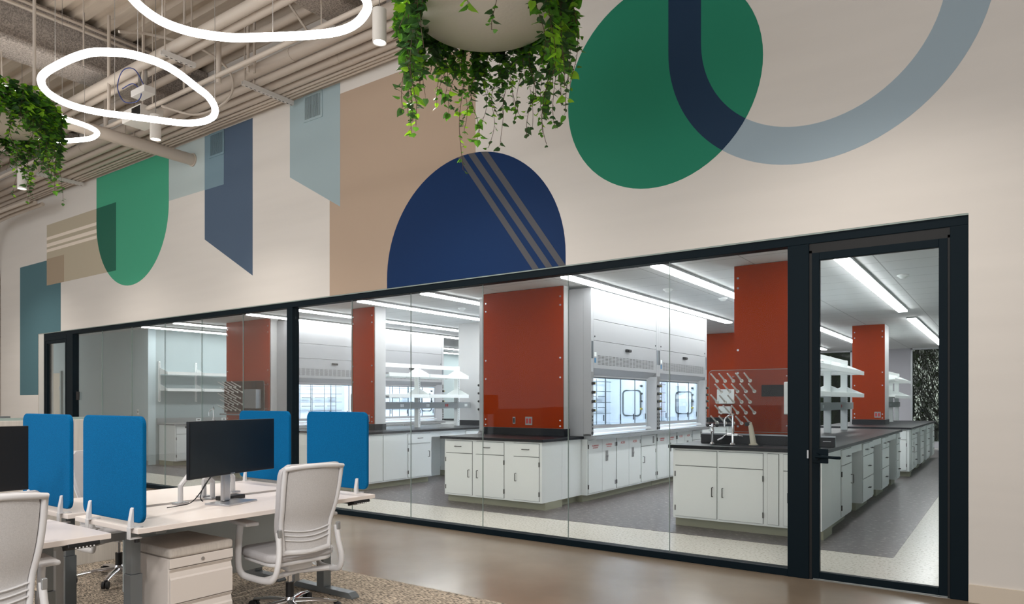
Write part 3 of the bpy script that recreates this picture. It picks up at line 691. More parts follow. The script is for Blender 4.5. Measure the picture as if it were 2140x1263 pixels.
for sx in (-1, 1):
    for sy in (-1, 1): MB().cyl((sx*.2, sy*.14-.01, .033), (sx*.2, sy*.14+.01, .033), .0245, n=14).build('caster', 'rubber', t, smooth=True)

# ------------------------------------------------------------------ task chairs
def chair(label, loc, rz):
    t = thing('task_chair', label, 'chair', loc, rz, 'light grey mesh task chairs')
    # star base
    h = MB().lathe([(0, .05), (.035, .05), (.04, .1), (.028, .125), (0, .125)], n=20).build('base_hub', 'chrome', t, smooth=True)
    for k in range(5):
        A = R(90+72*k+20); c, s = math.cos(A), math.sin(A)
        MB().tube([(.02*c, .02*s, .095), (.16*c, .16*s, .092), (.30*c, .30*s, .072)], [.022, .019, .013], 10, flat=(1.25, .8)).build('base_leg', 'chrome', t, smooth=True)
        w_ = MB()
        for e in (-1, 1):
            q = (.305*c-s*.014*e, .305*s+c*.014*e, .0375)
            w_.cyl((q[0]+s*.009, q[1]-c*.009, q[2]), (q[0]-s*.009, q[1]+c*.009, q[2]), .029, n=16)
        w_.tube([(.305*c, .305*s, .04), (.305*c, .305*s, .072)], .008, 8)
        w_.build('caster', 'rubber', t, smooth=True)
    MB().cyl((0, 0, .12), (0, 0, .22), .026, n=18).build('gas_cover', 'black_plastic', t, smooth=True)
    MB().cyl((0, 0, .22), (0, 0, .33), .015, n=14).build('gas_column', 'chrome', t, smooth=True)
    MB().box(-.09, .09, -.14, .12, .32, .375).build('mechanism', 'plastic_light', t, .015)
    # seat
    def pad(z0, z1, sx, sy, y0, m_, nm):
        P = []
        r = .09
        for cx, cy, a0 in ((sx-r, sy-r+y0, 0), (-sx+r, sy-r+y0, 90), (-sx+r, -sy+r+y0, 180), (sx-r, -sy+r+y0, 270)): P += arc(cx, cy, r, a0, a0+90, 6)
        return MB().prism(P, 'z', z0, z1).build(nm, m_, t, (z1-z0)*.42, seg=4)
    pad(.372, .40, .225, .225, .03, 'plastic_light', 'seat_pan'); pad(.398, .455, .24, .235, .03, 'chair_fabric', 'seat_cushion')
    # back profile
    def yb(z): return -.235-.10*((z-.45)/.57)**1.3+.028*math.exp(-((z-.62)/.1)**2) if z > .45 else -.235
    def hw(z):
        if z < .62: return .185+.02*(z-.42)/.2
        if z < .93: return .205+.03*math.sin((z-.62)/.31*math.pi/2)
        return .235
    N, K = 18, 10; z0, z1 = .43, 1.02
    def bp(u, z, off=0): return (u*hw(z)*.9, yb(z)+.035*(u*u)+off, z)
    def sheet(nm, m_, s_, za, zb, oa, ob):
        g = MB(); vs_ = []; fs_ = []
        for off in (oa, ob):
            for i in range(N+1):
                z = za+(zb-za)*i/N
                # rounded top corners
                dz = max(0, z-(z1-.06)); q = 1-(1-math.sqrt(max(0, 1-(dz/.062)**2)))*.3
                for k in range(K+1):
                    u = (-1+2*k/K)*s_*q; vs_.append(bp(u, z, off))
        S = (N+1)*(K+1)
        for o_ in (0, S):
            for i in range(N):
                for k in range(K): a_ = o_+i*(K+1)+k; fs_.append((a_, a_+1, a_+K+2, a_+K+1))
        for i in range(N):
            for k in (0, K): a_ = i*(K+1)+k; fs_.append((a_, a_+K+1, a_+K+1+S, a_+S))
        for k in range(K):
            for i in (0, N): a_ = i*(K+1)+k; fs_.append((a_, a_+1, a_+1+S, a_+S))
        g.add(vs_, fs_); return g.build(nm, m_, t, smooth=True)
    sheet('backrest', 'chair_fabric', 1.02, z0, z1, 0.002, .045)
    sheet('back_mesh', 'chair_mesh', .84, z0+.03, z1-.03, -.006, .0)
    # frame loop behind the backrest
    L = []
    for i in range(15): z = .45+(.985-.45)*i/14; L.append(bp(.93, z, -.006))
    for k in range(1, 8): u = .93*math.cos(math.pi*k/8); L.append((u*hw(.98), yb(1.0)+.035*u*u-.006, .985+.022*math.sin(math.pi*k/8)))
    for i in range(15): z = .985-(.985-.45)*i/14; L.append(bp(-.93, z, -.006))
    MB().tube(L, .015, 10, flat=(1, 1)).build('back_frame', 'plastic_light', t, smooth=True)
    lb = MB()
    for z in (.545, .575, .605): lb.tube([bp(u/6*.86, z-.02*math.cos(u/6*1.5), -.011) for u in range(-6, 7)], .008, 6, flat=(1, .6))
    lb.build('lumbar_support', 'plastic_light', t, smooth=True)
    MB().tube([bp(u/6*.93, .465-.01*(1-abs(u)/6), -.008) for u in range(-6, 7)], .016, 8).build('lower_crossbar', 'plastic_light', t, smooth=True)
    for s in (-1, 1):
        U = smooth_loop([(s*.205, -.232, .60), (s*.21, -.25, .50), (s*.225, -.262, .40), (s*.235, -.225, .315), (s*.24, -.12, .29), (s*.25, .02, .285), (s*.275, .10, .30), (s*.29, .125, .36), (s*.292, .12, .48), (s*.292, .10, .60), (s*.29, .09, .628)], 5, False)
        MB().tube(U, .02, 10, flat=(.8, 1.1)).build('arm_frame', 'plastic_light', t, smooth=True)
        MB().box(s*.285-.045, s*.285+.045, -.06, .19, .628, .652).build('arm_pad', 'plastic_light', t, .011, seg=3)
        MB().box(s*.207-.012, s*.207+.012, -.262, -.236, .57, .62).build('lumbar_knob', 'aluminium', t, .004)
    MB().tube([(-.24, -.1, .288), (0, -.1, .31), (.24, -.1, .288)], .018, 8).build('under_bar', 'plastic_light', t, smooth=True)
    return t
ch = chair('light grey mesh task chair in front of the wide monitor desk', (-3.87, 2.93, .008), R(82))
dup(ch, (-3.79, 1.17, .008), R(84), 'light grey mesh task chair cut off by the lower left corner')
dup(ch, (-5.72, 2.72, .008), R(-80), 'light grey mesh task chair on the far side behind the blue screens')

# far cluster: low partitions, monitor
t = thing('low_partition', 'pale fabric partition with a glass top edge behind the blue screens', 'partition', (-6.55, 2.7, 0), group='pale low partitions')
box('fabric_panel', 'partition_fabric', -.03, .03, -.6, .42, .008, 1.262, t, .003); box('glass_strip', 'glass_edge', -.008, .008, -.6, .42, 1.262, 1.285, t)
t = thing('low_partition', 'striped beige partition with a dark top rail at the left edge', 'partition', (-7.1, 1.5, 0), group='pale low partitions')
box('fabric_panel', 'partition_fabric', -.03, .03, -1.2, .95, .008, 1.27, t, .003); box('top_rail', 'desk_grey', -.034, .034, -1.2, .95, 1.27, 1.29, t)
desk(-8.3, -7.5, .9, 2.4, 'white desk beyond the low partitions holding the distant monitor', 1)
monitor((-7.85, 1.62, .74), R(90), .6, .36, .62, 'small distant monitor at the left edge beyond the partition', curve=0)

# ------------------------------------------------------------------ laboratory shell
LZ = 3.04
m = MB().box(-22, .9, 6.1, 24.5, -.05, 0)
struct(m.build('floor_lab', 'floor_pale'), 'pale speckled laboratory floor')
struct(box('floor_lab_aisle', 'floor_grey', -22, -.843, 7.165, 24.0, -.02, .002), 'grey speckled floor between the laboratory benches')
struct(box('floor_threshold', 'terrazzo_sill', -15.7, -.2, 5.92, 6.1, -.04, -.001))
struct(box('ceiling_lab', 'ceiling_tile', -22, .9, 6.1, 24.5, LZ, LZ+.08), 'white tiled laboratory ceiling')
struct(box('wall_right', 'lab_light_wall', .9, 1.0, 6.1, 24.5, 0, LZ))
m = MB()
m.box(-22, -15.57, 8.03, 8.2, 0, LZ)
w1 = struct(m.build('wall_side', 'lab_grey_wall'), 'grey wall facing the glass at the left end')
box('baseboard', 'raceway', -22, -15.57, 8.015, 8.03, 0, .1, w1)
d = struct(box('door_3', 'door_cream', -20.9, -19.9, 8.0, 8.03, 0, 2.15, bevel=.004), 'cream door in the grey wall seen through the far left glass door')
box('door_frame', 'lab_light_wall', -20.96, -20.9, 7.995, 8.03, 0, 2.2, d); box('door_frame', 'lab_light_wall', -19.9, -19.84, 7.995, 8.03, 0, 2.2, d)
box('hinge', 'aluminium', -19.93, -19.9, 7.99, 8.0, 1.7, 1.8, d); box('hinge', 'aluminium', -19.93, -19.9, 7.99, 8.0, .9, 1.0, d)
w2 = struct(box('wall_end', 'lab_light_wall', -15.7, -15.57, 8.2, 24.5, 0, LZ), 'pale grey laboratory end wall with shelves')
box('baseboard', 'raceway', -15.57, -15.555, 8.2, 24.5, 0, .1, w2)
# wall behind with windows
m = MB(); m.box(-22, -7, 24.5, 24.7, 0, LZ); m.box(-4.05, -2.42, 24.5, 24.7, 0, LZ); m.box(.9, 1.1, 24.5, 24.7, 0, LZ)
m.box(-7, -4.05, 24.5, 24.7, 0, .16); m.box(-2.42, .9, 24.5, 24.7, 0, .16)
struct(m.build('wall_rear', 'lab_mauve_wall'))
for i, (x0, x1) in enumerate(((-7, -4.05), (-2.42, .9))):
    f = MB(); f.box(x0, x0+.05, 24.52, 24.62, .16, LZ); f.box(x1-.05, x1, 24.52, 24.62, .16, LZ); f.box(x0, x1, 24.52, 24.62, .16, .21); f.box(x0, x1, 24.52, 24.62, LZ-.05, LZ)
    o = struct(f.build('window_%d' % (i+2), 'aluminium'), 'tall rear window looking out to trees, ' + ('left', 'right')[i])
    box('pane', 'window_glass', x0+.05, x1-.05, 24.56, 24.57, .21, LZ-.05, o)
# ceiling light rows
def lightrow(X, y0, n, label, group):
    t = thing('linear_light', label, 'light', (X, y0, LZ-.002), group=group)
    L = 1.28
    box('housing', 'raceway', -.082, .082, 0, n*L, -.03, 0, t)
    for i in range(n): box('diffuser', 'lab_lamp', -.07, .07, i*L+.012, (i+1)*L-.012, -.05, -.029, t)
rows = ((-1.5, 'rightmost row'), (-3.34, 'second row from the right'), (-4.57, 'row in front of the near fume hoods'), (-6.98, 'row left of the large orange column'), (-8.33, 'row along the middle bench'), (-10.05, 'row right of the far fume hoods'), (-11.27, 'row in front of the far fume hoods'), (-13.75, 'row left of the far orange column'), (-15.0, 'row nearest the pale end wall'))
for X, s in rows:
    lightrow(X, 7.62, 5, 'bright linear ceiling light, near run, ' + s, 'near runs of linear laboratory lights')
    lightrow(X, 15.35, 6, 'bright linear ceiling light, far run, ' + s, 'far runs of linear laboratory lights')
for (x, y_), s in zip(((-1.094, 10.229), (-4.0, 9.55), (-3.65, 10.9), (-7.75, 9.45)), ('seen through the glass door', 'beside the light above the near fume hoods', 'small one behind the other near the hoods', 'left of the large orange panel')):
    t = MB().lathe([(0, -.045), (.035, -.042), (.055, -.02), (.07, -.012), (.07, 0), (0, 0)], n=24).build('smoke_detector', 'lab_white', smooth=True, loc=(x, y_, LZ)); tag(t, 'round white ceiling detector ' + s, 'smoke detector', 'ceiling detectors')

# ------------------------------------------------------------------ laboratory furniture
def handle(par, x, z, vert, mt='handle_metal', L=.1):
    p = [(x, 0, z-L/2), (x, -.03, z-L/2), (x, -.03, z+L/2), (x, 0, z+L/2)] if vert else [(x-L/2, 0, z), (x-L/2, -.03, z), (x+L/2, -.03, z), (x+L/2, 0, z)]
    return MB().tube(p, .0055, 6).build('handle', mt, par)
def cabinet(label, loc, rz, W, D_, fronts, group, zt=.89, zb=.1, toe=True, name='base_cabinet'):
    """fronts: (x0, x1, z0, z1, kind, handle) kind door|drawer|blank, handle: None|('v'|'h', x, z)|..., hinge side in kind 'doorL'/'doorR'"""
    t = thing(name, label, 'cabinet', loc, rz, group)
    b = MB().box(0, W, 0, D_, zb, zt)
    b.mi = 1
    for f in fronts: b.box(f[0]-.004, f[1]+.004, -.0015, .004, f[2]-.004, f[3]+.004)
    b.build('body', ['lab_white', 'gap_dark'], t)
    if toe: box('toe_kick', 'toe_kick', .0, W, .075, max(D_, .09), .002, zb, t)
    for f in fronts:
        nm = 'drawer' if f[4] == 'drawer' else ('door' if f[4].startswith('door') else 'panel')
        o = box(nm, 'lab_white', f[0], f[1], -.012, .001, f[2], f[3], t)
        h = f[5]
        if h:
            p = [(h[1], -.012, h[2]-.05), (h[1], -.042, h[2]-.05), (h[1], -.042, h[2]+.05), (h[1], -.012, h[2]+.05)] if h[0] == 'v' else [(h[1]-.05, -.012, h[2]), (h[1]-.05, -.042, h[2]), (h[1]+.05, -.042, h[2]), (h[1]+.05, -.012, h[2])]
            MB().tube(p, .0055, 6).build('handle', 'handle_metal', o)
        if f[4] in ('doorL', 'doorR'):
            hx = f[0]-.002 if f[4] == 'doorL' else f[1]+.002
            for z in (f[2]+.09, f[3]-.09): box('hinge', 'handle_metal', hx-.006, hx+.006, -.016, -.001, z-.03, z+.03, o)
    return t
def slab(label, x0, x1, y0, y1, name='countertop', z0=.89, z1=.927, hole=None):
    b = MB()
    if hole:
        hx0, hx1, hy0, hy1 = hole
        b.box(x0, hx0, y0, y1, z0, z1); b.box(hx1, x1, y0, y1, z0, z1); b.box(hx0, hx1, y0, hy0, z0, z1); b.box(hx0, hx1, hy1, y1, z0, z1)
    else: b.box(x0, x1, y0, y1, z0, z1)
    o = b.build(name, 'counter_black', bevel=.0 if hole else .004); return tag(o, label, 'countertop', 'black laboratory countertops')
PX = math.pi/2      # cabinets facing +x
def F_std(W, h='r'):    # drawer over door
    hx = W-.09 if h == 'r' else .09
    return [(.03, W-.03, .70, .865, 'drawer', ('h', W/2, .785)), (.03, W-.03, .125, .685, 'doorL' if h == 'r' else 'doorR', ('v', hx, .5))]
def F_drawers(W): return [(.03, W-.03, .70, .865, 'drawer', ('h', W/2, .79)), (.03, W-.03, .42, .685, 'drawer', ('h', W/2, .56)), (.03, W-.03, .125, .405, 'drawer', ('h', W/2, .27))]

# --- bench with sink (right), faces the glass
GI2 = 'base cabinets along the front of the sink bench'
X0, X1, YF = -3.1, -1.53, 7.58
c = [(-3.11, -2.61, 'left'), (-2.61, -2.085, 'right')]
w_ = 1.03
cabinet('white sink cabinet with two false drawers and two doors facing the glass', (-3.11, YF, 0), 0, w_, .5,
        [(.03, .505, .70, .865, 'panel', None), (.53, 1.0, .70, .865, 'panel', None), (.03, .505, .125, .69, 'doorL', ('v', .46, .42)), (.53, 1.0, .125, .69, 'doorR', ('v', .575, .42))], GI2)
cabinet('narrow white filler panel right of the sink cabinet doors', (-2.08, YF, 0), 0, .15, .5, [(.02, .13, .125, .865, 'panel', None)], GI2)
cabinet('white cabinet at the door end of the sink bench front', (-1.93, YF, 0), 0, .4, .5,
        [(.03, .35, .70, .865, 'panel', None), (.03, .35, .125, .69, 'doorR', ('v', .08, .42))], GI2)
GR = 'cabinets along the right side of the sink bench'
cabinet('blank white end panel on the right side of the sink bench nearest the glass', (X1, 8.085, 0), PX, .46, .5, [], GR)
cabinet('narrow drawer and door cabinet just behind the door lever', (X1, 8.55, 0), PX, .66, .6, F_std(.66), GR)
def two(W):
    return [(.02, W/2-.01, .72, .865, 'drawer', ('h', W/4, .79)), (W/2+.01, W-.02, .72, .865, 'drawer', ('h', W*3/4, .79)), (.02, W-.02, .42, .70, 'drawer', ('h', W/2, .56)), (.02, W-.02, .125, .405, 'drawer', ('h', W/2, .27))]
cabinet('first drawer stack beyond a knee space on the right side of the sink bench', (X1, 9.98, 0), PX, .88, .6, two(.88), GR)
cabinet('second drawer stack along the right side of the sink bench', (X1, 11.67, 0), PX, .75, .6, two(.75), GR)
cabinet('last drawer stack at the far end of the sink bench right side', (X1, 13.33, 0), PX, .48, .6, F_drawers(.48), GR)
def knee(label, loc, rz, W):
    t = thing('knee_space', label, 'knee space', loc, rz, 'open knee spaces in the laboratory benches')
    box('apron', 'lab_white', 0, W, 0, .02, .79, .889, t); box('back_panel', 'lab_white', 0, W, .6, .62, .002, .889, t)
knee('open knee space nearest the glass door in the sink bench side', (X1-.005, 9.21, 0), PX, .77)
knee('middle open knee space in the sink bench side', (X1-.005, 10.86, 0), PX, .81)
knee('farthest open knee space in the sink bench side', (X1-.005, 12.42, 0), PX, .91)
cabinet('long white cabinet run on the hood facing side of the sink bench', (-3.11, 13.81, 0), -PX, 5.7, .5, [(.1+i*.8, .8+i*.8, .125, .865, 'doorL', None) for i in range(7)], None)
slab('black countertop of the bench with the sink', -3.15, -1.49, 7.53, 13.85, hole=(-2.75, -2.2, 7.66, 7.93))
s = thing('sink_basin', 'black recessed sink under the laboratory faucet', 'sink', (-2.475, 7.795, .9))
b = MB(); b.box(-.27, .27, -.13, .13, -.2, -.19); b.box(-.275, -.27, -.135, .135, -.2, .026); b.box(.27, .275, -.135, .135, -.2, .026); b.box(-.275, .275, -.135, -.13, -.2, .026); b.box(-.275, .275, .13, .135, -.2, .026)
b.build('basin', 'counter_black', s); MB().lathe([(0, .0), (.03, 0), (.03, .004), (0, .004)], (0, 0, -.19), 16).build('drain', 'steel', s)
sp = tag(box('backsplash', 'counter_black', -2.97, -1.5, 8.08, 8.105, .928, 1.03, bevel=.003), 'black backsplash strip behind the sink', 'backsplash')
MB().box(-1.62, -1.54, 8.079, 8.0805, .985, .991).build('small_mark', 'aluminium', sp)
t = tag(MB().box(-2.97, -1.5, 8.11, 8.13, .928, 1.045).build('splash_rail', 'steel'), 'thin steel rail behind the black backsplash', 'rail')
# columns with orange glass
def column(x0, x1, y0, y1, label, bolts, z0=1.035, side='white', black=True, red=None):
    o = struct(box('column', 'column_white', x0, x1, y0, y1, 0 if not black else .93, LZ)); 
    if black: tag(MB().box(x0-.012, x1+.012, y0-.02, y0-.001, .928, z0-.005).box(x0-.012, x0-.001, y0-.001, y1, .928, z0-.005).box(x1+.001, x1+.012, y0-.001, y1, .928, z0-.005).build('backsplash', 'counter_black'), 'black splash under ' + label, 'backsplash', 'black splash bands round columns')
    t = thing('orange_panel', label, 'wall panel', ((x0+x1)/2, y0-.025, z0), group='glossy orange glass panels')
    a = (x1-x0)/2+.005; h = LZ-.005-z0
    box('glass_panel', 'orange_glass', -a, a, -.008, 0, .0, h, t)
    for fz in bolts:
        for s in (-1, 1): MB().cyl((s*(a-.045), -.016, fz-z0), (s*(a-.045), -.008, fz-z0), .012, n=12).build('bolt', 'silver', t, smooth=True)
    return t
BZ = (2.89, 2.77, 2.03, 1.755, 1.15, 1.07)
oc1 = column(-6.46, -5.07, 8.43, 8.565, 'large orange panel left of the near fume hoods', BZ)
oc2 = column(-2.67, -1.95, 8.43, 9.0, 'orange panel behind the sink and pegs', BZ[:4]+(1.12,))
oc0 = column(-9.38, -8.83, 8.43, 8.68, 'narrow orange panel on the middle bench', BZ)
ocA = column(-13.15, -11.72, 8.43, 8.60, 'orange panel at the left behind the drying rack and towel dispenser', BZ)
oc3 = column(-2.71, -2.1, 16.5, 17.1, 'orange panel seen through the glass door on the far bench', BZ)
oc4 = column(-6.46, -5.07, 16.5, 16.63, 'distant orange panel visible between fume hood and sink', BZ)
struct(box('column', 'column_white', -9.4, -8.68, 11.35, 12.1, .93, LZ), 'plain white column on the middle bench')
tag(MB().box(-9.42, -8.66, 11.33, 11.349, .928, 1.03).box(-9.42, -9.401, 11.349, 12.1, .928, 1.03).box(-8.679, -8.66, 11.349, 12.1, .928, 1.03).build('backsplash', 'counter_black'), 'black splash at foot of the plain white column', 'backsplash', 'black splash bands round columns')
def redplate(x, y_, z, label, s=1.0):
    t = thing('wall_outlet', label, 'outlet', (x, y_, z), group='red receptacles in steel plates')
    box('plate', 'plate_grey', -.06*s, .06*s, -.008, 0, -.06, .06, t, .002)
    for q in (-1, 1): box('receptacle', 'outlet_red', q*.026*s-.018*s, q*.026*s+.018*s, -.011, -.007, -.036, .036, t, .001)
redplate(-5.64, 8.397, 1.135, 'red double receptacle on the large orange panel')
redplate(-8.97, 8.397, 1.13, 'red double receptacle on the narrow middle orange panel', .8)
redplate(-2.23, 16.467, 1.135, 'red double receptacle on the orange panel seen through the door')
t = thing('data_outlet', 'small black data outlet left of the red receptacle on the large orange panel', 'outlet', (-5.90, 8.397, 1.14))
box('plate', 'plate_grey', -.022, .022, -.006, 0, -.05, .05, t, .002); box('socket', 'black_plastic', -.014, .014, -.009, -.005, -.035, .035, t)
tag(box('black_sign', 'sign_black', -2.35, -2.105, 8.38, 8.396, 1.475, 1.61), 'plain black rectangular plate on the orange panel behind the sink', 'sign')
tag(box('towel_dispenser', 'lab_white', -2.075, -1.96, 8.28, 8.39, 1.27, 1.64, bevel=.01), 'upright grey dispenser beside the black plate near the dark mullion', 'dispenser')

# drying racks
def rack(label, loc, W, Hh, gl, pegs):
    t = thing('drying_rack', label, 'drying rack', loc, 0, 'peg drying racks over sinks')
    P = []
    r = .04
    for cx, cz, a0 in ((W-r, Hh-r, 0), (r, Hh-r, 90)): P += arc(cx, cz, r, a0, a0+90, 5)
    P += [(0, 0), (W, 0)]
    MB().prism(P, 'y', 0, .006).build('backboard', gl, t)
    e = MB(); e.tube([(p[0], .003, p[1]) for p in P], .0028, 5, closed=True); e.build('board_edge', 'glass_edge', t)
    for x, z, L in pegs:
        o = MB(); o.tube([(x, 0, z), (x-.0, -.025, z+.01), (x-.02*L, -.16*L, z+.085*L)], [.010, .0105, .008], 8); o.lathe([(0, 0), (.022, 0), (.018, .012), (0, .014)], (0, 0, 0), 12)
        # flange
        k = 12*4
        for i in range(len(o.v)-k, len(o.v)):
            a_, b_, c_ = o.v[i]; o.v[i] = (x+a_, -c_, z+b_)
        o.build('peg', 'peg_white', t, smooth=True)
    so = MB()
    for x in (W*.3, W-.06):
        for z in (.08, Hh-.08): so.cyl((x, .006, z), (x, .097, z), .006, n=8)
    so.build('standoffs', 'silver', t)
    MB().box(-.02, W*.85, -.09, 0, -.05, -.035).box(-.02, W*.85, -.09, -.085, -.035, -.02).build('drip_trough', 'steel', t)
    return t
pg = []
for j, z in enumerate((.60, .475, .35, .225, .1)):
    for i in range(5):
        pg.append((.10+i*.098+(.05 if j % 2 else 0), z, 1.0))
rack('clear peg drying rack standing in front of the orange sink panel', (-2.95, 8.3, 1.06), .96, .73, 'clear_acrylic', pg)
pg = []
for j, z in enumerate((.52, .41, .29, .17, .05)):
    for i in range(4): pg.append((.09+i*.155+(.07 if j % 2 else 0), z, 1.15))
rack('smoky peg drying rack on the orange panel at the left', (-13.08, 8.3, 1.19), 1.33, .63, 'smoke_acrylic', pg)
t = thing('towel_dispenser', 'steel towel dispenser on the smoky drying rack at the left', 'dispenser', (-12.02, 8.29, 1.28))
box('case', 'steel', -.2, .2, -.12, 0, 0, .37, t, .008); box('slot', 'slot_dark', -.15, .15, -.115, -.04, -.004, .004, t)
t = thing('towel_dispenser', 'pale towel dispenser on the distant orange panel', 'dispenser', (-5.42, 16.45, 1.36))
box('case', 'lab_white', -.19, .19, -.13, 0, 0, .34, t, .008); box('slot', 'slot_dark', -.14, .14, -.12, -.05, -.004, .004, t)
tag(box('soap_dispenser', 'lab_white', -5.58, -5.30, 16.33, 16.46, 1.13, 1.30, bevel=.008), 'small pale box below the distant towel dispenser', 'dispenser')

def faucet(x, y_, label):
    t = thing('laboratory_faucet', label, 'faucet', (x, y_, .927))
    MB().lathe([(0, 0), (.035, 0), (.032, .012), (.018, .02), (.016, .14), (.011, .15), (.011, .33), (.02, .335), (.022, .35), (0, .355)], n=18).build('post', 'chrome', t, smooth=True)
    MB().tube(smooth_loop([(0, 0, .33), (-.04, -.02, .325), (-.075, -.04, .29), (-.08, -.045, .25), (-.078, -.045, .20)], 6, False), .0095, 10).build('spout', 'chrome', t, smooth=True)
    h = MB(); h.tube(smooth_loop([(-.02, 0, .11), (-.08, -.005, .105), (-.12, -.01, .07), (-.17, -.02, .045)], 5, False), .009, 8); h.tube([(.02, 0, .11), (.06, 0, .11), (.12, -.01, .095)], .008, 8); h.cyl((-.06, 0, .108), (.06, 0, .108), .016, n=12)
    h.build('handle', 'chrome', t, smooth=True)
    MB().lathe([(0, .355), (.008, .355), (.006, .39), (0, .39)], n=10).build('knob', 'black_plastic', t)
faucet(-2.56, 7.985, 'chrome gooseneck faucet over the black sink')
faucet(-12.9, 7.95, 'small distant chrome faucet in front of the smoky drying rack')
t = thing('gas_valve', 'chrome service valve with two black knobs left of the faucet', 'valve', (-2.80, 7.99, .927))
MB().lathe([(0, 0), (.03, 0), (.025, .015), (.014, .02), (.014, .12), (.02, .13), (.02, .17), (.014, .18), (.014, .23), (0, .235)], n=16).build('column', 'chrome', t, smooth=True)
for s in (-1, 1):
    MB().tube([(0, 0, .2), (s*.035, 0, .205)], .008, 8).build('arm', 'chrome', t); MB().sphere((s*.055, 0, .215), .022, 6).build('knob', 'black_plastic', t, smooth=True)
t = thing('eyewash_unit', 'beige tapered eyewash post with a black nozzle right of the faucet', 'eyewash', (-2.33, 7.995, .927))
MB().tube([(0, 0, 0), (0, 0, .012), (-.0, 0, .013), (-.03, 0, .20), (-.04, -.005, .25)], [.05, .05, .034, .026, .02], 14).build('post', 'eyewash', t, smooth=True)
MB().cyl((-.03, 0, .235), (-.09, -.02, .235), .022, n=14).build('nozzle', 'black_plastic', t, smooth=True)

# --- near hood bench front
GI1 = 'base cabinets facing the glass below the large orange panel'
cabinet('white base cabinet with two drawers and two doors below the large orange panel', (-6.53, 7.58, 0), 0, 1.12, .5,
        [(.03, .50, .70, .865, 'drawer', ('h', .26, .79)), (.575, 1.04, .70, .865, 'drawer', ('h', .76, .79)), (.03, .50, .125, .69, 'doorL', ('v', .45, .42)), (.56, 1.04, .125, .69, 'doorR', ('v', .60, .42))], GI1)
cabinet('white single drawer and door cabinet at the right end below the large orange panel', (-5.41, 7.58, 0), 0, .52, .5,
        [(.08, .48, .70, .865, 'drawer', ('h', .28, .79)), (.08, .48, .125, .69, 'doorR', ('v', .12, .42))], GI1)
cabinet('blank white end panel between the front cabinets and the near hoods', (-4.89, 8.085, 0), PX, .51, .6, [], None)
cabinet('white end panel on the left side of the near hood bench', (-6.53, 8.6, 0), -PX, .515, .6, [], None)
slab('black countertop below the large orange panel', -6.58, -4.85, 7.53, 8.66)

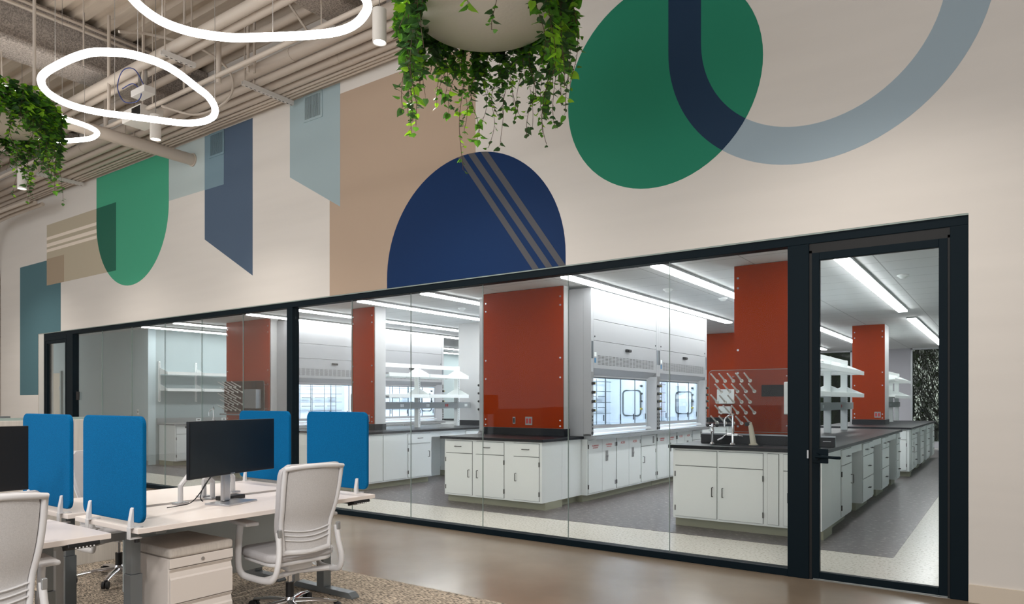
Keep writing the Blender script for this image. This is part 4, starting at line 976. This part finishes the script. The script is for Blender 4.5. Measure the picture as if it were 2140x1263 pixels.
# fume hoods ---------------------------------------------------------------
HW = 2.29
def hood(label, loc, rz, group):
    t = thing('fume_hood', label, 'fume hood', loc, rz, group); W = HW
    # outer shell
    b = MB(); b.box(0, .02, .121, .93, .93, 3.0); b.box(W-.02, W, .121, .93, .93, 3.0); b.box(0, W, .88, .93, .93, 3.0); b.box(.021, W-.021, .125, .878, 2.98, 2.999)
    b.build('outer_shell', 'hood_white', t)
    for i, (z0, z1) in enumerate(((2.57, 3.0), (2.275, 2.565), (1.90, 2.27))): box('front_panel', 'hood_white', .075, W-.075, 0, .02, z0, z1, t, .002)
    # sloped lintel + posts
    MB().prism([(0, 1.90), (.02, 1.90), (.12, 1.82), (.12, 1.79), (.10, 1.79), (0, 1.885)], 'x', .075, W-.075).build('lintel', 'hood_white', t)
    for s, x0, x1 in (('l', 0, .07), ('r', W-.07, W)):
        p = box('post', 'hood_white', x0, x1, -.002, .12, .93, 3.0, t, .002)
        xm = (x0+x1)/2
        for z, cz in zip((1.67, 1.545, 1.42, 1.295), (0, 1, 2, 3)):
            MB().cyl((xm, -.002, z), (xm, -.05, z), .024, .018, 12).build('knob', 'black_plastic', p, smooth=True)
            MB().cyl((xm, -.05, z), (xm, -.053, z), .009, n=8).build('knob_cap', 'yellow', p)
        for z in (1.18, 1.065):
            box('outlet', 'plate_grey', xm-.025, xm+.025, -.008, -.002, z-.055, z+.055, p)
            m2 = MB()
            for dz in (-.025, .025): m2.cyl((xm, -.008, z+dz), (xm, -.010, z+dz), .016, n=10)
            m2.build('sockets', 'black_plastic', p)
        MB().cyl((xm, -.002, .975), (xm, -.010, .975), .024, n=14).build('button', 'black_plastic', p)
        box('monitor_strip', 'gasket' if s == 'l' else 'mirror_blue', xm-.02, xm+.02, -.008, -.002, 2.02, 2.26, p)
        box('control_box', 'plate_grey', xm-.022, xm+.022, -.014, -.002, 1.74, 1.83, p)
    # slanted jamb at right side
    MB().prism([(W-.07, .0), (W-.07, .12), (W-.20, .13), (W-.20, .10)], 'z', .93, 1.82).build('slanted_jamb', 'hood_white', t)
    # louvres
    lv = MB()
    for i in range(17):
        for k in range(7):
            x = .20+i*(W-.36)/17; z = 1.94+k*.02
            lv.box(x, x+.085, -.0012, .001, z, z+.008)
    lv.build('louvre_slots', 'handle_metal', t)
    MB().box(W/2-.075, W/2+.065, -.04, 0, 2.165, 2.205).box(W/2-.05, W/2+.04, -.055, -.04, 2.17, 2.20).build('latch', 'black_plastic', t, .003)
    MB().cyl((.11, 0, 2.33), (.11, -.006, 2.33), .012, n=10).cyl((W-.11, 0, 2.33), (W-.11, -.006, 2.33), .012, n=10).build('screws', 'black_plastic', t)
    box('notice', 'notice_blue', .10, .15, -.0015, 0, 1.96, 2.03, t); box('label_plate', 'lab_white', .10, .16, -.0015, 0, 2.05, 2.11, t)
    # interior liner
    l = MB(); l.box(.02, W-.02, .78, .80, .93, 2.3); l.box(.075, .085, .13, .78, .93, 2.0); l.box(W-.205, W-.195, .13, .78, .93, 2.0); l.box(.02, W-.02, .13, .80, 2.0, 2.02); l.box(.02, W-.02, .12, .80, .928, .95)
    l.build('liner', 'hood_liner', t)
    box('lamp', 'hood_lamp', .3, W-.4, .25, .40, 1.975, 1.99, t)
    # access panel gasket on far end wall (local x = W-.205)
    g = []
    for cy, cz, a0 in ((.475, 1.54, 0), (.275, 1.54, 90), (.275, 1.24, 180), (.475, 1.24, 270)):
        g += [(W-.212, cy+.06*math.cos(R(a0+15*i)), cz+.06*math.sin(R(a0+15*i))) for i in range(7)]
    MB().tube(g, .014, 8, closed=True).build('access_gasket', 'gasket', t, smooth=True)
    for z in (1.67, 1.545, 1.42, 1.295):
        MB().cyl((W-.205, .20, z), (W-.25, .20, z), .020, .015, 10).build('service_knob', 'yellow' if z < 1.3 else 'black_plastic', t, smooth=True)
    # lattice
    la = MB()
    for i in range(6): x = .18+i*.32; la.tube([(x, .70, 1.0), (x, .70, 1.78)], .007, 6)
    for z in (1.04, 1.22, 1.40, 1.58, 1.74): la.tube([(.10, .69, z), (W-.35, .69, z)], .006, 6)
    for i in range(5):
        for z in (1.31, 1.49): la.box(.22+i*.34, .44+i*.34, .71, .74, z, z+.012)
    la.build('support_lattice', 'steel_dark', t)
    # sash
    sa = MB(); sa.box(.075, W-.205, .10, .125, .965+.06, 1.075); sa.box(.075, W-.205, .10, .125, 1.77, 1.815); sa.box(.075, .10, .10, .125, 1.07, 1.78); sa.box(W-.23, W-.205, .10, .125, 1.07, 1.78)
    sh = sa.build('sash_frame', 'hood_white', t)
    xs = [.10, .62, 1.14, 1.62, W-.23]
    for i in range(4):
        o = MB(); a_, b_ = xs[i]+.002, xs[i+1]+.02 if i < 3 else xs[i+1]
        y_ = .105 if i % 2 else .117
        o.box(a_, b_, y_, y_+.005, 1.075, 1.77); o.build('sash_glass', 'hood_glass', sh)
        e = MB(); e.box(a_, a_+.014, y_-.003, y_+.007, 1.075, 1.77); e.box(a_, b_, y_-.003, y_+.007, 1.752, 1.77)
        e.build('sash_edge', 'steel_dark', sh)
        box('sash_pull', 'black_plastic', b_-.06, b_-.045, y_-.012, y_-.003, 1.13, 1.22, sh); 
    MB().prism([(-.02, .93), (.12, .93), (.12, .955), (.02, .965), (-.03, .945)], 'x', .0, W).build('airfoil_sill', 'aluminium', t)
    MB().prism([(.02, .975), (.13, .975), (.13, 1.01), (.05, 1.01)], 'x', .075, W-.20).build('sill_rail', 'hood_white', t, .002)
    return t
GH = 'white fume hoods in the laboratory'
h1 = hood('near fume hood closest to the glass wall, right of the large orange panel', (-4.72, 8.57, 0), PX, GH)
dup(h1, (-4.72, 8.57+HW+.003, 0), PX, 'second fume hood behind the nearest one, left of the sink')
dup(h1, (-6.68, 8.57+HW, 0), -PX, 'fume hood on the hidden side of the large orange panel, seen edge on')
dup(h1, (-6.68, 8.57+2*HW+.003, 0), -PX, 'rear fume hood on the hidden side of the near hood bench')
dup(h1, (-11.37, 8.57, 0), PX, 'far fume hood left of the narrow orange panel')
dup(h1, (-11.37, 8.57+HW+.003, 0), PX, 'far fume hood behind the white shelves of the middle bench')
tag(box('hood_work_top', 'aluminium', -5.7, -4.66, 8.60, 13.15, .885, .927), 'grey work surface under the near fume hoods', 'countertop')
tag(box('hood_work_top', 'aluminium', -12.35, -11.31, 8.60, 13.15, .885, .927), 'grey work surface under the far fume hoods', 'countertop')
tag(box('hood_work_top', 'aluminium', -6.74, -5.72, 8.60, 13.15, .885, .927), 'grey work surface under the hoods on the hidden side', 'countertop')
# hood base cabinets
def hoodbase(Xf, tagw, gname):
    lst = ((8.60, .87, 'FLAMMABLE'), (9.47, .87, 'ACIDS'), (10.34, .60, None), (10.96, .87, 'FLAMMABLE'), (11.83, .75, 'ACIDS'), (12.58, .56, None))
    on = ('first', 'second', 'third', 'fourth', 'fifth', 'last')
    for i, (y0, W, s) in enumerate(lst):
        nm = {'FLAMMABLE': 'flammables', 'ACIDS': 'acids', None: 'plain'}[s]
        if s:
            fr_ = [(.03, W/2-.004, .125, .87, 'doorL', None), (W/2+.004, W-.03, .125, .87, 'doorR', None)]
        else:
            fr_ = [(.03, W-.03, .70, .865, 'panel', None), (.03, W-.03, .125, .69, 'doorR', ('v', .08, .48))]
        t = cabinet('white %s cabinet, %s from the glass wall under the %s hoods' % (nm, on[i], tagw), (Xf, y0, 0), PX, W, .6, fr_, gname, zt=.885, name='storage_cabinet' if s else 'base_cabinet')
        if s:
            p = MB().box(W/2+.10, W/2+.17, -.02, -.012, .55, .70).build('latch_plate', 'plate_grey', t, .003)
            MB().cyl((W/2+.14, -.02, .62), (W/2+.14, -.035, .62), .016, n=10).build('latch_knob', 'silver', p)
            doors = [c for c in t.children if c.name.startswith('door')]
            for k, x in enumerate((W*.26, W*.74)):
                text(s, .036 if s == 'FLAMMABLE' else .05, 'text_red', doors[k], (x, -.0135, .775), (R(90), 0, 0), 'warning_lettering', 1)
                if s == 'FLAMMABLE': text('KEEP FIRE AWAY', .02, 'text_red', doors[k], (x, -.0135, .75), (R(90), 0, 0), 'warning_lettering', 1)
        else:
            box('switch_plate', 'plate_grey', W-.14, W-.09, -.018, -.012, .73, .84, t)
hoodbase(-4.80, 'near', 'cabinets under the near fume hoods')
hoodbase(-11.45, 'far', 'cabinets under the far fume hoods')
cabinet('long white cabinet body under the hoods on the hidden side', (-6.60, 13.15, 0), -PX, 4.5, .6, [(.1+i*.88, .9+i*.88, .125, .865, 'doorL', None) for i in range(5)], None, zt=.885)

# --- middle bench
GM = 'cabinets along the side of the middle bench'
cabinet('pair of blank white panels on the middle bench behind the right blue screen', (-8.3, 7.58, 0), PX, 1.07, .57, [(.03, .50, .125, .865, 'panel', None), (.52, 1.05, .125, .865, 'panel', None)], GM)
cabinet('white drawer and door cabinet on the middle bench beside the knee space', (-8.3, 8.65, 0), PX, .62, .6, F_std(.62), GM)
knee('open knee space in the middle bench', (-8.305, 9.27, 0), PX, .93)
cabinet('white cabinet of the middle bench mostly hidden by the near hood bench', (-8.3, 10.2, 0), PX, 1.0, .6, F_std(1.0), GM)
cabinet('long white cabinet run at the far end of the middle bench', (-8.3, 11.2, 0), PX, 2.6, .6, [(.1+i*.8, .8+i*.8, .125, .865, 'doorL', None) for i in range(3)], GM)
cabinet('white cabinet front of the middle bench facing the glass', (-9.88, 7.58, 0), 0, 1.0, .5, [(.03, .48, .125, .865, 'doorL', ('v', .44, .5)), (.52, .97, .125, .865, 'doorR', ('v', .56, .5))], None)
cabinet('long white cabinet run on the left side of the middle bench', (-9.88, 13.81, 0), -PX, 5.7, .5, [(.1+i*.8, .8+i*.8, .125, .865, 'doorL', None) for i in range(7)], None)
slab('black countertop of the middle bench with white shelves', -9.92, -8.26, 7.53, 13.85)
# --- far bench (beyond, right)
GF = 'cabinets of the far bench seen through the glass door'
cabinet('pair of white cabinets facing the viewer on the far bench', (-3.05, 15.0, 0), 0, 1.55, .3, [(.04, .74, .70, .865, 'panel', None), (.8, 1.5, .70, .865, 'panel', None), (.04, .74, .125, .69, 'doorL', None), (.8, 1.5, .125, .69, 'doorR', None)], GF)
seq = ((15.02, .65, 'c'), (15.67, .59, 'd'), (16.26, .66, 'k'), (16.92, .74, 'd'), (17.66, .62, 'k'), (18.28, .79, 'd'), (19.07, .68, 'k'), (19.75, .6, 'd'))
nn = {'c': 'near corner', 'd': 'drawer', 'k': 'knee'}; od = ['first', 'second', 'third', 'fourth']; cd = {'d': 0, 'k': 0}
for y0, W, k in seq:
    if k == 'c': cabinet('door cabinet at the near corner of the far bench side', (-1.5, y0+.285, 0), PX, W-.285, .6, F_std(W-.285, 'l'), GF)
    elif k == 'd': cabinet(od[cd['d']] + ' drawer stack along the far bench side', (-1.5, y0, 0), PX, W, .6, F_drawers(W), GF); cd['d'] += 1
    else: knee(od[cd['k']] + ' open knee space along the far bench side', (-1.505, y0, 0), PX, W); cd['k'] += 1
slab('black countertop of the far bench seen through the glass door', -3.1, -1.46, 14.95, 20.4)
# distant benches behind hoods
cabinet('distant white cabinet below the far orange panel between hood and sink', (-6.5, 15.0, 0), 0, 1.6, .6, [(.04, .76, .125, .865, 'doorL', None), (.8, 1.55, .125, .865, 'doorR', None)], None)
cabinet('distant white cabinet side below the far orange panel', (-4.9, 15.605, 0), PX, 4.4, .6, [(.1+i*.8, .8+i*.8, .125, .865, 'doorL', None) for i in range(5)], None)
slab('distant black countertop below the far orange panel', -6.55, -4.85, 14.95, 20.2)
cabinet('distant white cabinet seen left of the plain white column', (-13.1, 15.0, 0), 0, 1.65, .6, [(.04, .8, .125, .865, 'doorL', None), (.85, 1.6, .125, .865, 'doorR', None)], None)
slab('distant black countertop seen left of the plain white column', -13.15, -11.4, 14.95, 19.0)
struct(box('column', 'column_white', -13.1, -11.7, 16.5, 17.0, .93, LZ))
# --- bench with the smoky rack (left)
cabinet('white cabinets below the orange panel at the left', (-13.12, 7.58, 0), 0, 1.55, .5, [(.04, .74, .125, .865, 'doorL', ('v', .68, .45)), (.8, 1.5, .125, .865, 'doorR', ('v', .86, .45))], None)
cabinet('white end panel beside the far fume hoods', (-11.57, 8.085, 0), PX, .51, .6, [], None)
slab('black countertop below the orange panel at the left', -13.2, -11.5, 7.53, 8.66)
# --- end wall bench with shelves
cabinet('pale base cabinet with a drawer and door on the left end wall', (-14.88, 8.26, 0), PX, .7, .66, F_std(.7), 'base cabinets on the end wall')
cabinet('second pale base cabinet on the left end wall behind the monitor', (-14.88, 8.96, 0), PX, .9, .66, F_std(.9), 'base cabinets on the end wall')
cabinet('long pale cabinet run on the left end wall', (-14.88, 9.86, 0), PX, 3.6, .66, [(.05+i*.9, .85+i*.9, .125, .865, 'doorL', None) for i in range(4)], 'base cabinets on the end wall')
o = box('countertop', 'plate_grey', -15.56, -14.83, 8.22, 13.5, .89, .927, bevel=.003); tag(o, 'grey countertop along the left end wall', 'countertop')
tag(box('backsplash', 'raceway', -15.565, -15.545, 8.22, 13.5, .928, 1.04), 'pale backsplash strip along the left end wall', 'backsplash')
for i, (y_, s) in enumerate(((9.2, 'left'), (9.85, 'right'))):
    t = thing('wall_outlet', 'small white outlet on the end wall backsplash, %s one' % s, 'outlet', (-15.545, y_, .985)); box('plate', 'lab_white', 0, .006, -.06, .06, -.035, .035, t); box('sockets', 'gap_dark', .006, .008, -.03, .03, -.012, .012, t)
t = thing('light_switch', 'white switch plate low on the dark grey wall at the left', 'switch', (-16.0, 8.03, 1.18)); box('plate', 'lab_white', -.04, .04, -.008, 0, -.06, .06, t, .002); box('rocker', 'gap_dark', -.012, .012, -.012, -.007, -.022, .022, t)
t = thing('wall_shelf_unit', 'white two-tier wall shelves on slotted standards at the left end wall', 'shelf', (-15.57, 8.27, 0))
for y_ in (0, .87, 1.74, 2.61, 3.48):
    k = MB().box(0, .03, y_-.02, y_+.02, 1.41, 2.32); k.mi = 1
    for i in range(28): k.box(.0302, .031, y_-.005, y_+.005, 1.43+i*.031, 1.45+i*.031)
    k.build('standard', ['lab_white', 'gap_dark'], t)
for zi, z in enumerate((2.045, 1.675)):
    for y_ in (.0, .87, 1.74, 2.61):
        MB().box(.03, .33, y_+.02, y_+.86, z, z+.01).box(.32, .335, y_+.02, y_+.86, z-.03, z+.035).build('shelf_board', 'lab_white', t)
        MB().prism([(.03, z-.02), (.32, z-.02), (.32, z+.035), (.03, z+.13)], 'y', y_+.012, y_+.018).build('bracket', 'lab_white', t)

# --- island shelves
def island_shelves(label, X, y0, posts, yend, race_end, reds):
    t = thing('bench_shelf_unit', label, 'shelf', (X, 0, 0), group='white two-tier shelves standing on the benches')
    for y_ in posts:
        k = MB().box(-.05, .05, y_-.03, y_+.03, .928, 2.12); k.mi = 1
        for i in range(30):
            for s in (-1, 1): k.box(s*.0505-.0005, s*.0505+.0005, y_-.005, y_+.005, 1.0+i*.037, 1.02+i*.037)
        k.build('upright', ['lab_white', 'gap_dark'], t)
    ed = [y0]+list(posts)
    if ed[-1] < yend: ed.append(yend)
    for z in (1.89, 1.515):
        for a_, b_ in zip(ed[:-1], ed[1:]):
            m_ = MB(); m_.box(-.30, .30, a_+.006, b_-.006, z, z+.012); m_.box(-.315, -.30, a_+.006, b_-.006, z-.03, z+.035); m_.box(.30, .315, a_+.006, b_-.006, z-.03, z+.035)
            m_.build('shelf_board', 'lab_white', t)
        for y_ in ed[1:]:
            for s in (-1, 1):
                MB().prism([(s*.05, z-.02), (s*.30, z-.02), (s*.30, z+.035), (s*.05, z+.15)], 'y', y_-.003, y_+.003).build('bracket', 'lab_white', t)
    m_ = MB()
    for s in (-1, 1): m_.box(s*.055-.006, s*.055+.006, y0, posts[-1], 2.045, 2.11)
    m_.build('guard_rail', 'lab_white', t)
    rc = box('raceway', 'raceway', -.06, .06, y0, race_end, 1.28, 1.40, t, .002)
    for y_, c in reds:
        for s in (-1, 1): MB().box(s*.06-.003, s*.06+.003, y_-.04, y_-.008, 1.315, 1.365).box(s*.06-.003, s*.06+.003, y_+.008, y_+.04, 1.315, 1.365).build('socket', c, rc)
    return t
island_shelves('white two-tier shelves on the middle bench left of the large orange panel', -9.1, 8.72, (9.77, 10.93), 10.93, 11.3, ((9.3, 'lab_white'), (10.0, 'lab_white'), (10.55, 'outlet_red'), (11.15, 'lab_white')))
island_shelves('white two-tier shelves on the sink bench seen through the glass door', -2.3, 9.05, (10.44, 11.8, 13.16), 13.16, 13.7, ((12.6, 'outlet_red'), (11.2, 'lab_white')))
island_shelves('distant white two-tier shelves on the far bench seen through the door', -2.3, 17.2, (17.8, 19.07, 20.2), 20.2, 20.35, ((18.6, 'lab_white'),))

# ------------------------------------------------------------------ trees beyond the rear windows
struct(box('ground_outside', 'ground', -20, 20, 24.75, 60, -.4, -.1))
def tree(label, loc, seed):
    rng = random.Random(seed)
    t = thing('tree', label, 'tree', loc, 0, 'trees outside the rear windows')
    MB().tube([(0, 0, 0), (.1, 0, 1.5), (0, .1, 3.2), (.1, 0, 5)], [.12, .1, .07, .03], 8).build('trunk', 'bark', t, smooth=True)
    mb = MB()
    for c in range(60):
        a = rng.uniform(0, 6.283); r = rng.uniform(.1, 1.0); cz = rng.uniform(.2, 5.6)
        cc = Vector((r*math.cos(a), r*math.sin(a), cz))
        for i in range(130):
            p = cc+Vector((rng.gauss(0, .22), rng.gauss(0, .22), rng.gauss(0, .4)))
            d = Vector((rng.gauss(0, 1), rng.gauss(0, 1), rng.gauss(-.7, .7))).normalized(); s = d.orthogonal().normalized()*rng.uniform(.012, .022)
            L = rng.uniform(.07, .13); mb.quad(p-s, p+s, p+d*L)
    for i in range(3600):
        a = rng.uniform(0, 6.283); q = .95*math.sqrt(rng.random()); p = Vector((q*math.cos(a), q*math.sin(a), rng.uniform(-.2, 5.8)))
        d = Vector((rng.gauss(0, .4), rng.gauss(0, .4), -1)).normalized(); s = d.orthogonal().normalized()*rng.uniform(.05, .09)
        mb.quad(p-s, p+s, p+s*.6+d*.3, p-s*.6+d*.3)
    mb.build('crown', 'tree_leaf', t)
    return t
t0 = tree('leafy tree at the middle of the right rear window', (-.55, 27.2, -.1), 1)
tn = ('left edge of the right rear window', 'right side of the right rear window', 'middle of the left rear window', 'left side of the left rear window', 'right side of the left rear window')
for (x, y_), s, rz in zip(((-2.9, 27.1), (1.8, 27.3), (-6.9, 27.0), (-9.0, 27.4), (-5.0, 27.2)), tn, (1, 2, 3, 4, 5)):
    dup(t0, (x, y_, -.1), rz, 'leafy tree at the ' + s)
for i, x in enumerate((-8.6, -6.2, -3.9, -1.7, .55, 2.9)):
    dup(t0, (x, 29.9, .3), i*1.3, ('leftmost', 'second', 'third', 'fourth', 'fifth', 'rightmost')[i] + ' tree of the back row beyond the rear windows, from the left')
